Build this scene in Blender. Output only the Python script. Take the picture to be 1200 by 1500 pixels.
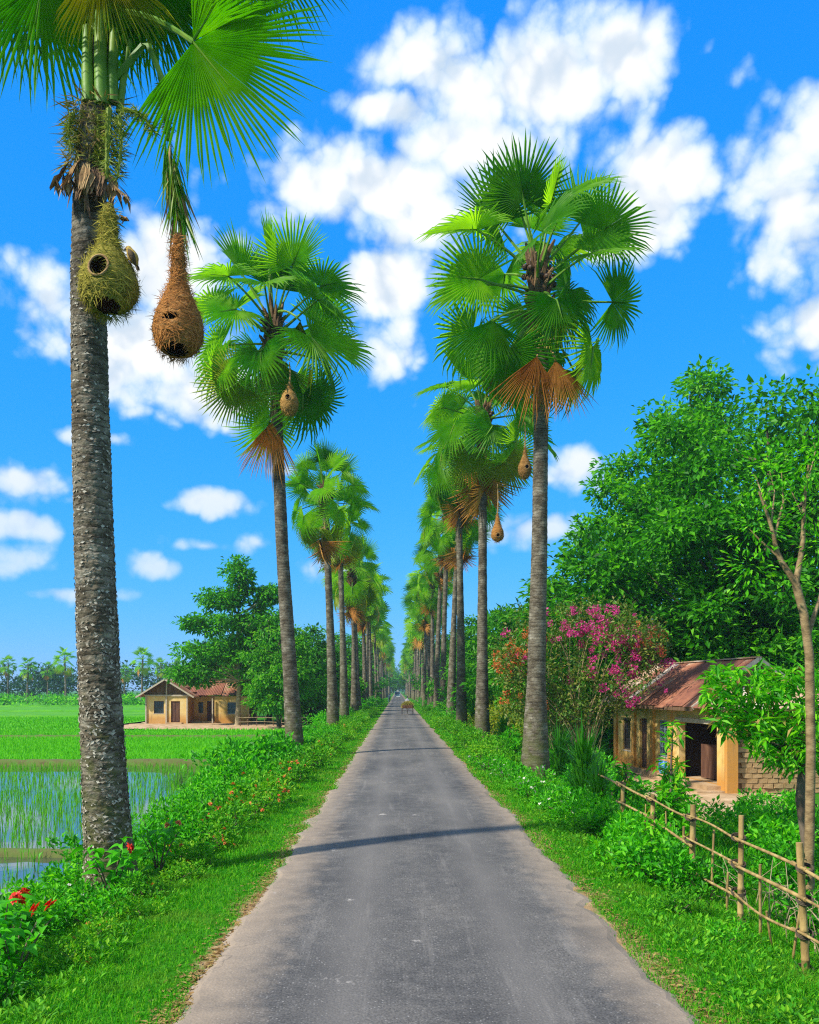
import bpy, math, random
import numpy as np
from mathutils import Vector, Matrix, Euler

for o in list(bpy.data.objects):
    bpy.data.objects.remove(o, do_unlink=True)
SC = bpy.context.scene
COL = SC.collection
R = math.radians
rng = np.random.default_rng(11)
random.seed(11)

# ------------------------------------------------------------------ camera
CAM_H = 2.6
FPX = 1300.0            # focal length in photo pixels (photo is 1200 wide)
VX, VY = 582.0, 1010.0  # vanishing point of the road / horizon in the photo
cam = bpy.data.cameras.new("camera")
cam.sensor_fit = 'HORIZONTAL'
cam.sensor_width = 36.0
cam.lens = 36.0 * FPX / 1200.0
cam.shift_x = (600 - VX) / 1200.0
cam.shift_y = (VY - 750) / 1200.0
cam.clip_start = 0.1
cam.clip_end = 6000
camo = bpy.data.objects.new("camera", cam)
COL.objects.link(camo)
camo.location = (0, 0, CAM_H)
camo.rotation_euler = (R(90), 0, 0)
SC.camera = camo


def at(px, py, d):
    """photo pixel + distance along the road -> world point"""
    return np.array([(px - VX) / FPX * d, d, CAM_H + (VY - py) / FPX * d])


# ------------------------------------------------------------------ light
SUN_AZ = np.array([-1.0, -0.62])          # where the sun stands, horizontally
SUN_AZ = SUN_AZ / np.linalg.norm(SUN_AZ)
SUN_EL = R(43)
sun_vec = Vector((SUN_AZ[0] * math.cos(SUN_EL), SUN_AZ[1] * math.cos(SUN_EL), math.sin(SUN_EL)))
sl = bpy.data.lights.new("sun", 'SUN')
sl.energy = 5.0
sl.angle = R(2.0)
sl.color = (1.0, 0.94, 0.84)
so = bpy.data.objects.new("sun", sl)
COL.objects.link(so)
so.rotation_euler = sun_vec.to_track_quat('Z', 'Y').to_euler()

W = bpy.data.worlds.new("World")
SC.world = W
W.use_nodes = True


def build_world():
    nt = W.node_tree
    N, L = nt.nodes, nt.links
    N.clear()

    def mth(op, a, b=None, c=None, clamp=False):
        n = N.new('ShaderNodeMath')
        n.operation = op
        n.use_clamp = clamp
        for i, v in enumerate((a, b, c)):
            if v is None:
                continue
            if isinstance(v, (int, float)):
                n.inputs[i].default_value = v
            else:
                L.new(v, n.inputs[i])
        return n.outputs[0]

    def vm(op, a, b):
        n = N.new('ShaderNodeVectorMath')
        n.operation = op
        for i, v in enumerate((a, b)):
            if v is None:
                continue
            if isinstance(v, tuple):
                n.inputs[i].default_value = v
            else:
                L.new(v, n.inputs[i])
        return n

    def noise(vec, scale, detail, rough, dist=0.0):
        n = N.new('ShaderNodeTexNoise')
        n.inputs['Scale'].default_value = scale
        n.inputs['Detail'].default_value = detail
        n.inputs['Roughness'].default_value = rough
        n.inputs['Distortion'].default_value = dist
        L.new(vec, n.inputs['Vector'])
        return n.outputs['Fac']

    def ss(x, lo, hi):
        n = N.new('ShaderNodeMapRange')
        n.interpolation_type = 'SMOOTHSTEP'
        n.inputs[1].default_value = lo
        n.inputs[2].default_value = hi
        L.new(x, n.inputs[0])
        return n.outputs[0]

    sky = N.new('ShaderNodeTexSky')
    sky.sky_type = 'NISHITA'
    sky.sun_disc = False
    sky.sun_elevation = SUN_EL
    sky.sun_rotation = math.atan2(SUN_AZ[0], SUN_AZ[1])
    sky.altitude = 0
    sky.air_density = 1.0
    sky.dust_density = 0.25
    sky.ozone_density = 2.5
    # grade the clear-sky colour channel by channel: the photograph's blue is strong and even
    ssp = N.new('ShaderNodeSeparateColor')
    L.new(sky.outputs[0], ssp.inputs[0])
    tint = N.new('ShaderNodeCombineColor')
    for i_, (g_, k_) in enumerate(((1.6, 0.12), (0.47, 2.2), (0.12, 7.9))):
        L.new(mth('MULTIPLY', mth('POWER', ssp.outputs[i_], g_), k_), tint.inputs[i_])

    tc = N.new('ShaderNodeTexCoord')
    d = tc.outputs['Generated']
    sx = N.new('ShaderNodeSeparateXYZ')
    L.new(d, sx.inputs[0])
    az = mth('ARCTAN2', sx.outputs[0], sx.outputs[1])
    el = mth('ARCSINE', sx.outputs[2])
    cb = N.new('ShaderNodeCombineXYZ')
    L.new(az, cb.inputs[0])
    L.new(el, cb.inputs[1])
    ae = cb.outputs[0]
    # cumulus banks: (photo x, photo y, half width, half height, weight)
    banks = [(765, 120, 205, 85), (905, 75, 95, 62), (620, 95, 85, 55), (585, 160, 62, 40),
             (560, 275, 190, 62), (470, 285, 80, 50), (955, 268, 82, 70), (690, 220, 150, 60),
             (640, 320, 95, 55), (920, 345, 55, 40), (1160, 300, 85, 108), (1185, 205, 70, 62),
             (1188, 470, 52, 62), (70, 432, 68, 58), (240, 395, 95, 75), (180, 505, 135, 60),
             (300, 575, 100, 48), (560, 420, 72, 52), (575, 525, 50, 60), (35, 705, 80, 28),
             (318, 738, 62, 20), (378, 795, 40, 18), (230, 832, 46, 19), (35, 826, 62, 26),
             (852, 685, 62, 32), (62, 778, 55, 13), (790, 775, 70, 28), (500, 830, 60, 30), (140, 640, 90, 16), (20, 770, 90, 20), (300, 800, 60, 14), (120, 870, 110, 14), (420, 690, 50, 14)]
    cur = None
    for (x, y, a, b) in banks:
        wv = at(x, y, 1.0) - np.array([0, 0, CAM_H])
        az0 = math.atan2(wv[0], wv[1])
        el0 = math.asin(wv[2] / np.linalg.norm(wv))
        ra = a / FPX * math.cos(az0) ** 2 * 1.08
        re = b / FPX * math.cos(el0) ** 2 * 1.12
        s = vm('SUBTRACT', ae, (az0, el0, 0)).outputs[0]
        s = vm('MULTIPLY', s, (1 / ra, 1 / re, 0)).outputs[0]
        n = N.new('ShaderNodeVectorMath')
        n.operation = 'LENGTH'
        L.new(s, n.inputs[0])
        dv = n.outputs['Value']
        dv = mth('ADD', dv, 0.0 if b > 35 else (0.22 if b > 16 else 0.45))
        cur = dv if cur is None else mth('SMOOTH_MIN', cur, dv, 0.25)
    # the same kind of cloud goes on round the rest of the sky
    big = noise(d, 2.6, 3, 0.5)
    rest = ss(big, 0.62, 0.40)
    outv = mth('MAXIMUM', ss(mth('ABSOLUTE', az), 0.50, 0.62), ss(el, 0.70, 0.85))
    rest = mth('ADD', mth('MULTIPLY', rest, 1.7), mth('MULTIPLY', mth('SUBTRACT', 1.0, outv), 5.0))
    cur = mth('MINIMUM', cur, rest)
    # domain-warped cells give the rounded, cauliflower heads of fair-weather cumulus
    wn = N.new('ShaderNodeTexNoise')
    wn.inputs['Scale'].default_value = 9.0
    wn.inputs['Detail'].default_value = 6
    L.new(d, wn.inputs['Vector'])
    wc = vm('SUBTRACT', wn.outputs['Color'], (0.5, 0.5, 0.5)).outputs[0]
    dw = vm('ADD', d, vm('MULTIPLY', wc, (0.065, 0.065, 0.065)).outputs[0]).outputs[0]

    def puff(vec, scale):
        n = N.new('ShaderNodeTexVoronoi')
        n.inputs['Scale'].default_value = scale
        L.new(vec, n.inputs['Vector'])
        return n.outputs['Distance']

    def field(vec):
        t = mth('MULTIPLY', mth('SUBTRACT', 0.5, puff(vec, 13.0)), 1.05)
        t = mth('ADD', t, mth('MULTIPLY', mth('SUBTRACT', 0.5, puff(vec, 31.0)), 0.75))
        return mth('ADD', t, mth('MULTIPLY', mth('SUBTRACT', 0.5, puff(vec, 74.0)), 0.30))

    f1 = noise(d, 10.0, 6, 0.6)
    f2 = noise(d, 70.0, 6, 0.65)
    pf = field(dw)
    fld = mth('ADD', mth('SUBTRACT', 1.18, cur), pf)
    fld = mth('ADD', fld, mth('MULTIPLY', mth('SUBTRACT', f1, 0.5), 0.7))
    fld = mth('ADD', fld, mth('MULTIPLY', mth('SUBTRACT', f2, 0.5), 0.35))
    cov = ss(fld, -0.12, 0.52)
    up = ss(el, 0.0, 0.03)
    cov = mth('MULTIPLY', cov, up)
    # low clouds are fainter through the air near the horizon
    cov = mth('MULTIPLY', cov, mth('ADD', 0.62, mth('MULTIPLY', ss(el, 0.10, 0.34), 0.38)))
    # each head is lit on its sunward side and greyer away from it
    lit = field(vm('ADD', dw, (0.016, 0.010, -0.016)).outputs[0])
    shade = ss(mth('SUBTRACT', lit, pf), -0.20, 0.55)
    body = ss(fld, 0.05, 0.9)
    cc = N.new('ShaderNodeMix')
    cc.data_type = 'RGBA'
    L.new(body, cc.inputs['Factor'])
    cc.inputs['A'].default_value = (4.6, 6.9, 9.4, 1)
    cc.inputs['B'].default_value = (9.3, 9.45, 9.5, 1)
    c2 = N.new('ShaderNodeMix')
    c2.data_type = 'RGBA'
    L.new(mth('MULTIPLY', shade, 0.7), c2.inputs['Factor'])
    L.new(cc.outputs['Result'], c2.inputs['A'])
    c2.inputs['B'].default_value = (4.9, 6.2, 7.7, 1)
    mx = N.new('ShaderNodeMix')
    mx.data_type = 'RGBA'
    L.new(cov, mx.inputs['Factor'])
    L.new(tint.outputs[0], mx.inputs['A'])
    L.new(c2.outputs['Result'], mx.inputs['B'])
    bg = N.new('ShaderNodeBackground')
    bg.inputs['Strength'].default_value = 0.08
    L.new(mx.outputs['Result'], bg.inputs['Color'])
    out = N.new('ShaderNodeOutputWorld')
    L.new(bg.outputs[0], out.inputs['Surface'])


build_world()
W.cycles.sampling_method = 'MANUAL'
W.cycles.sample_map_resolution = 512
SC.view_settings.view_transform = 'Standard'
SC.view_settings.look = 'None'
SC.view_settings.exposure = 0.5
SC.view_settings.gamma = 1.0
SC.view_settings.use_curve_mapping = False
SC.render.engine = 'CYCLES'
cy = SC.cycles
cy.max_bounces = 6
cy.diffuse_bounces = 3
cy.glossy_bounces = 2
cy.transmission_bounces = 4
cy.transparent_max_bounces = 6
cy.volume_bounces = 0
cy.use_denoising = False
cy.denoising_prefilter = 'NONE'
cy.use_adaptive_sampling = False
cy.pixel_filter_type = 'BLACKMAN_HARRIS'
cy.filter_width = 1.2
cy.sample_clamp_indirect = 4.0
cy.caustics_reflective = False
cy.caustics_refractive = False


# ------------------------------------------------------------------ helpers
class MB:
    """collects vertices and faces, then makes ONE mesh"""

    def __init__(self):
        self.V, self.F, self.M, self.n = [], [], [], 0

    def add(self, V, F, m=0):
        V = np.asarray(V, float).reshape(-1, 3)
        F = np.asarray(F, int)
        if len(F) == 0:
            return self
        self.V.append(V)
        self.F.append(F + self.n)
        self.M.append(np.full(len(F), m) if np.isscalar(m) else np.asarray(m))
        self.n += len(V)
        return self

    def mesh(self, name, mats, smooth=False):
        me = bpy.data.meshes.new(name)
        V = np.concatenate(self.V)
        me.vertices.add(len(V))
        me.vertices.foreach_set('co', V.ravel())
        tot = np.concatenate([np.full(len(f), f.shape[1]) for f in self.F])
        loops = np.concatenate([f.ravel() for f in self.F])
        me.loops.add(len(loops))
        me.loops.foreach_set('vertex_index', loops)
        me.polygons.add(len(tot))
        st = np.concatenate([[0], np.cumsum(tot)[:-1]])
        me.polygons.foreach_set('loop_start', st.astype(np.int32))
        me.polygons.foreach_set('material_index', np.concatenate(self.M).astype(np.int32))
        me.polygons.foreach_set('use_smooth', np.full(len(tot), smooth))
        for m in (mats if isinstance(mats, (list, tuple)) else [mats]):
            me.materials.append(m)
        me.update(calc_edges=True)
        return me


def ob(name, me, parent=None, loc=(0, 0, 0), rot=(0, 0, 0), sc=1.0, mat=None):
    o = bpy.data.objects.new(name, me)
    COL.objects.link(o)
    if mat is not None:
        o.matrix_basis = mat
    else:
        o.location = loc
        o.rotation_euler = rot
        o.scale = (sc, sc, sc) if np.isscalar(sc) else sc
    if parent is not None:
        o.parent = parent
    return o


def tag(o, label, cat, group=None):
    o['label'] = label
    o['category'] = cat
    if group:
        o['group'] = group
    return o


def thing(name, label, cat, loc=(0, 0, 0), rz=0.0, sc=1.0, group=None):
    o = ob(name, None, None, tuple(float(v) for v in loc), (0, 0, rz), sc)
    o.empty_display_size = 0.2
    return tag(o, label, cat, group)


def struct(name, me, **k):
    o = ob(name, me, **k)
    if o.parent is None:
        o['kind'] = 'structure'
    return o


def stuff(o, label=None, cat=None):
    o['kind'] = 'stuff'
    if label:
        o['label'] = label
        o['category'] = cat
    return o


BOXF = np.array([[0, 1, 3, 2], [4, 6, 7, 5], [0, 4, 5, 1], [2, 3, 7, 6], [0, 2, 6, 4], [1, 5, 7, 3]])


def box(mb, c, s, m=0, rot=None):
    v = np.array([[x, y, z] for x in (-.5, .5) for y in (-.5, .5) for z in (-.5, .5)]) * np.asarray(s)
    if rot is not None:
        v = v @ np.array(Euler(rot).to_matrix()).T
    mb.add(v + np.asarray(c), BOXF, m)


def tube(mb, path, rad, sides=6, m=0, cap=True):
    path = np.asarray(path, float)
    n = len(path)
    rad = np.broadcast_to(np.asarray(rad, float), (n,))
    t = np.gradient(path, axis=0)
    t /= np.linalg.norm(t, axis=1)[:, None] + 1e-9
    ref = np.array([0, 0, 1.0]) if abs(t[:, 2]).mean() < 0.8 else np.array([1.0, 0, 0])
    a = np.cross(t, ref)
    a /= np.linalg.norm(a, axis=1)[:, None] + 1e-9
    b = np.cross(t, a)
    ang = np.linspace(0, 2 * np.pi, sides, endpoint=False)
    V = path[:, None, :] + rad[:, None, None] * (np.cos(ang)[None, :, None] * a[:, None, :] + np.sin(ang)[None, :, None] * b[:, None, :])
    i = np.arange(n - 1)[:, None] * sides
    j = np.arange(sides)[None, :]
    k = (j + 1) % sides
    F = np.stack([i + j, i + k, i + sides + k, i + sides + j], -1).reshape(-1, 4)
    mb.add(V.reshape(-1, 3), F, m)
    if cap:
        for e, base in ((0, 0), (n - 1, (n - 1) * sides)):
            V2 = np.vstack([V[e], path[e:e + 1]])
            F2 = np.array([[q, (q + 1) % sides, sides] for q in range(sides)])
            mb.add(V2, F2, m)


def unit(v):
    v = np.asarray(v, float)
    return v / (np.linalg.norm(v, axis=-1, keepdims=True) + 1e-9)


def leaves(mb, P, D, Nn, Ln, Wd, m=0, fold=0.18, droop=0.0):
    """vectorised folded leaves: base point P, direction D, normal N, length, width"""
    P = np.asarray(P, float)
    n = len(P)
    D = unit(D)
    S = unit(np.cross(D, Nn))
    U = np.cross(S, D)
    Ln = np.broadcast_to(Ln, (n,))[:, None]
    Wd = np.broadcast_to(Wd, (n,))[:, None]
    mid = P + D * Ln * 0.45
    tip = P + D * Ln - U * Ln * droop
    lf = mid + S * Wd * 0.5 + U * Wd * fold
    rt = mid - S * Wd * 0.5 + U * Wd * fold
    V = np.stack([P, lf, tip, rt], 1).reshape(-1, 3)
    b = np.arange(n)[:, None] * 4
    F = np.concatenate([b + np.array([[0, 2, 1]]), b + np.array([[0, 3, 2]])], 0)
    mb.add(V, F, np.concatenate([m, m]) if not np.isscalar(m) else m)


def blades(mb, P, H, Wd, lean, m=0):
    """grass blades: bent three-triangle strips"""
    n = len(P)
    az_ = rng.uniform(0, 2 * np.pi, n)
    side = np.stack([np.cos(az_), np.sin(az_), np.zeros(n)], 1)
    az2 = az_ + np.pi / 2 + rng.normal(0, .5, n)
    dr = np.stack([np.cos(az2), np.sin(az2), np.zeros(n)], 1)
    H = np.broadcast_to(H, (n,))[:, None]
    Wd = np.broadcast_to(Wd, (n,))[:, None]
    ln = np.broadcast_to(lean, (n,))[:, None]
    up = np.array([[0, 0, 1.0]])
    m1 = P + up * H * 0.6 + dr * H * ln * 0.35
    tp = P + up * H * (1 - 0.25 * ln) + dr * H * ln
    V = np.stack([P - side * Wd / 2, P + side * Wd / 2, m1 + side * Wd * .4, m1 - side * Wd * .4, tp], 1).reshape(-1, 3)
    b = np.arange(n)[:, None] * 5
    mb.add(V, b + np.array([[0, 1, 2, 3]]), m)
    # tips reuse the vertices of the strips just added
    mb.F.append(b + np.array([[3, 2, 4]]) + mb.n - len(V))
    mb.M.append(np.full(n, m))


def smooth_noise(x, y, seed=0, sc=1.0):
    """cheap value noise from sines"""
    r = np.random.default_rng(seed)
    s = 0
    for k in range(6):
        a, b, p = r.uniform(-1, 1), r.uniform(-1, 1), r.uniform(0, 6.3)
        f = sc * (1 + k * 0.8)
        s = s + np.sin((a * x + b * y) * f * 2 + p) / (1 + k * .6)
    return s / 3


# ------------------------------------------------------------------ materials
def mat_base(name):
    m = bpy.data.materials.new(name)
    m.use_nodes = True
    nt = m.node_tree
    return m, nt, nt.nodes['Principled BSDF'], nt.nodes['Material Output']


def nd(nt, t, **k):
    n = nt.nodes.new(t)
    for a, b in k.items():
        setattr(n, a, b)
    return n


def ramp(nt, fac, stops):
    n = nt.nodes.new('ShaderNodeValToRGB')
    el = n.color_ramp.elements
    while len(el) < len(stops):
        el.new(0.5)
    for e, (p, c) in zip(el, stops):
        e.position = p
        e.color = (*c, 1)
    nt.links.new(fac, n.inputs[0])
    return n.outputs[0]


def tex(nt, kind, scale, vec=None, detail=5, rough=0.55, coord='Object', stretch=None):
    if vec is None:
        tc = nt.nodes.new('ShaderNodeTexCoord')
        vec = tc.outputs[coord]
    if stretch:
        mp = nt.nodes.new('ShaderNodeMapping')
        mp.inputs['Scale'].default_value = stretch
        nt.links.new(vec, mp.inputs[0])
        vec = mp.outputs[0]
    n = nt.nodes.new('ShaderNodeTexNoise' if kind == 'noise' else 'ShaderNodeTexVoronoi')
    n.inputs['Scale'].default_value = scale
    if kind == 'noise':
        n.inputs['Detail'].default_value = detail
        n.inputs['Roughness'].default_value = rough
    nt.links.new(vec, n.inputs['Vector'])
    return n


def mixc(nt, fac, a, b, mode='MIX'):
    n = nt.nodes.new('ShaderNodeMix')
    n.data_type = 'RGBA'
    n.blend_type = mode
    for s, v in (('Factor', fac), ('A', a), ('B', b)):
        if isinstance(v, (tuple, list)):
            n.inputs[s].default_value = (*v, 1) if len(v) == 3 else v
        elif isinstance(v, (int, float)):
            n.inputs[s].default_value = v
        else:
            nt.links.new(v, n.inputs[s])
    return n.outputs['Result']


def bump(nt, bs, h, strength=0.4, dist=0.02):
    b = nt.nodes.new('ShaderNodeBump')
    b.inputs['Strength'].default_value = strength
    b.inputs['Distance'].default_value = dist
    nt.links.new(h, b.inputs['Height'])
    nt.links.new(b.outputs[0], bs.inputs['Normal'])


def mrange(nt, v, a, b, c=0.0, d=1.0):
    n = nt.nodes.new('ShaderNodeMapRange')
    n.inputs[1].default_value, n.inputs[2].default_value = a, b
    n.inputs[3].default_value, n.inputs[4].default_value = c, d
    nt.links.new(v, n.inputs[0])
    return n.outputs[0]


def leaf_mat(name, cols, trans=0.35, rough=0.45, spec=0.35, island=True, tcol=1.5, patch=None):
    m, nt, bs, out = mat_base(name)
    geo = nd(nt, 'ShaderNodeNewGeometry')
    oi = nd(nt, 'ShaderNodeObjectInfo')
    if island:
        mt = nd(nt, 'ShaderNodeMath', operation='MULTIPLY_ADD')
        nt.links.new(geo.outputs['Random Per Island'], mt.inputs[0])
        mt.inputs[1].default_value = 0.75
        m2 = nd(nt, 'ShaderNodeMath', operation='MULTIPLY')
        nt.links.new(oi.outputs['Random'], m2.inputs[0])
        m2.inputs[1].default_value = 0.25
        nt.links.new(m2.outputs[0], mt.inputs[2])
        f = mt.outputs[0]
    else:
        nz = tex(nt, 'noise', 3.0)
        mt = nd(nt, 'ShaderNodeMath', operation='MULTIPLY_ADD')
        nt.links.new(nz.outputs['Fac'], mt.inputs[0])
        mt.inputs[1].default_value = 0.5
        m2 = nd(nt, 'ShaderNodeMath', operation='MULTIPLY')
        nt.links.new(oi.outputs['Random'], m2.inputs[0])
        m2.inputs[1].default_value = 0.5
        nt.links.new(m2.outputs[0], mt.inputs[2])
        f = mt.outputs[0]
    n = len(cols)
    c = ramp(nt, f, [(i / max(1, n - 1), col) for i, col in enumerate(cols)])
    if patch:
        pn = tex(nt, 'noise', patch[0], detail=4)
        c = mixc(nt, mrange(nt, pn.outputs['Fac'], patch[1], patch[2], 0.0, patch[3]), c, patch[4])
    nt.links.new(c, bs.inputs['Base Color'])
    bs.inputs['Roughness'].default_value = rough
    bs.inputs['Specular IOR Level'].default_value = spec
    tr = nd(nt, 'ShaderNodeBsdfTranslucent')
    tcn = mixc(nt, 1.0, c, (tcol, tcol, tcol * 0.5), 'MULTIPLY')
    nt.links.new(tcn, tr.inputs['Color'])
    mx = nd(nt, 'ShaderNodeMixShader')
    mx.inputs[0].default_value = trans
    nt.links.new(bs.outputs[0], mx.inputs[1])
    nt.links.new(tr.outputs[0], mx.inputs[2])
    nt.links.new(mx.outputs[0], out.inputs['Surface'])
    return m


def noisy_mat(name, cols, scale=4.0, rough=0.85, bmp=0.3, bscale=None, stretch=None, detail=6, spec=0.25, bdist=0.02):
    m, nt, bs, out = mat_base(name)
    n1 = tex(nt, 'noise', scale, detail=detail, rough=0.62, stretch=stretch)
    n = len(cols)
    c = ramp(nt, n1.outputs['Fac'], [(0.28 + 0.44 * i / max(1, n - 1), col) for i, col in enumerate(cols)])
    nt.links.new(c, bs.inputs['Base Color'])
    bs.inputs['Roughness'].default_value = rough
    bs.inputs['Specular IOR Level'].default_value = spec
    if bmp:
        n2 = tex(nt, 'noise', bscale or scale * 4, detail=6, stretch=stretch)
        bump(nt, bs, n2.outputs['Fac'], bmp, bdist)
    return m


# ------------------------------------------------------------------ the ground
RC = 0.36               # the road's centre line lies this far right of the camera
FIELD = -1.12
WATER = -1.14
PX = np.array([-3000, -7.6, -6.6, -6.0, -5.2, -4.3, -3.0, -2.0, -1.64, 2.36, 2.66, 3.4, 4.5, 6.5, 9.0, 3000])
PZ = np.array([FIELD, FIELD, -1.2, -0.98, -0.6, -0.28, -0.09, -0.03, -0.025, -0.025, -0.03, -0.10, -0.35, -0.75, -1.10, -1.10])


def gz(x, y):
    x = np.asarray(x, float)
    y = np.asarray(y, float)
    z = np.interp(x, PX, PZ)
    off = np.clip((np.abs(x - RC) - 2.2) / 1.5, 0, 1)
    z = z + off * 0.05 * smooth_noise(x, y, 3, 0.7)
    pad = (x < -6.9) & (y > 2) & (y < 43.4)
    z = np.where(pad, -1.42, z)
    return z


def grid(name, xs, ys, zf, mat, smooth=True, jit=0):
    X, Y = np.meshgrid(xs, ys)
    Z = zf(X, Y)
    nx, ny = len(xs), len(ys)
    i = np.arange(ny - 1)[:, None] * nx + np.arange(nx - 1)[None, :]
    F = np.stack([i, i + 1, i + nx + 1, i + nx], -1).reshape(-1, 4)
    mb = MB()
    mb.add(np.stack([X, Y, Z], -1).reshape(-1, 3), F)
    return mb.mesh(name, mat, smooth)


def ground_material():
    m, nt, bs, out = mat_base('ground_soil_and_turf')
    tc = nd(nt, 'ShaderNodeTexCoord')
    o = tc.outputs['Object']
    sp = nd(nt, 'ShaderNodeSeparateXYZ')
    nt.links.new(o, sp.inputs[0])
    cx_ = nd(nt, 'ShaderNodeMath', operation='SUBTRACT')
    nt.links.new(sp.outputs[0], cx_.inputs[0])
    cx_.inputs[1].default_value = RC
    ax = nd(nt, 'ShaderNodeMath', operation='ABSOLUTE')
    nt.links.new(cx_.outputs[0], ax.inputs[0])
    n0 = tex(nt, 'noise', 0.9, o, 5, 0.6)
    n1 = tex(nt, 'noise', 7.0, o, 6, 0.65)
    n2 = tex(nt, 'noise', 40.0, o, 4, 0.6)
    turf = ramp(nt, n1.outputs['Fac'], [(0.25, (0.02, 0.10, 0.003)), (0.5, (0.035, 0.19, 0.005)), (0.75, (0.08, 0.27, 0.008))])
    dirt = ramp(nt, n1.outputs['Fac'], [(0.25, (0.20, 0.125, 0.055)), (0.55, (0.36, 0.235, 0.11)), (0.8, (0.50, 0.37, 0.21))])
    # bare trodden soil where the tarmac ends, with a ragged edge
    s1 = nd(nt, 'ShaderNodeMath', operation='MULTIPLY_ADD')
    nt.links.new(n0.outputs['Fac'], s1.inputs[0])
    s1.inputs[1].default_value = -1.5
    nt.links.new(ax.outputs[0], s1.inputs[2])
    s2 = nd(nt, 'ShaderNodeMath', operation='MULTIPLY_ADD')
    nt.links.new(n1.outputs['Fac'], s2.inputs[0])
    s2.inputs[1].default_value = -0.6
    nt.links.new(s1.outputs[0], s2.inputs[2])
    f = mrange(nt, s2.outputs[0], 1.02, 1.22)
    c = mixc(nt, f, dirt, turf)
    c = mixc(nt, 0.35, c, ramp(nt, n2.outputs['Fac'], [(0.3, (0.35, 0.35, 0.35)), (0.7, (1, 1, 1))]), 'MULTIPLY')
    nt.links.new(c, bs.inputs['Base Color'])
    bs.inputs['Roughness'].default_value = 0.95
    bs.inputs['Specular IOR Level'].default_value = 0.1
    bump(nt, bs, n2.outputs['Fac'], 0.6, 0.03)
    return m


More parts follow.
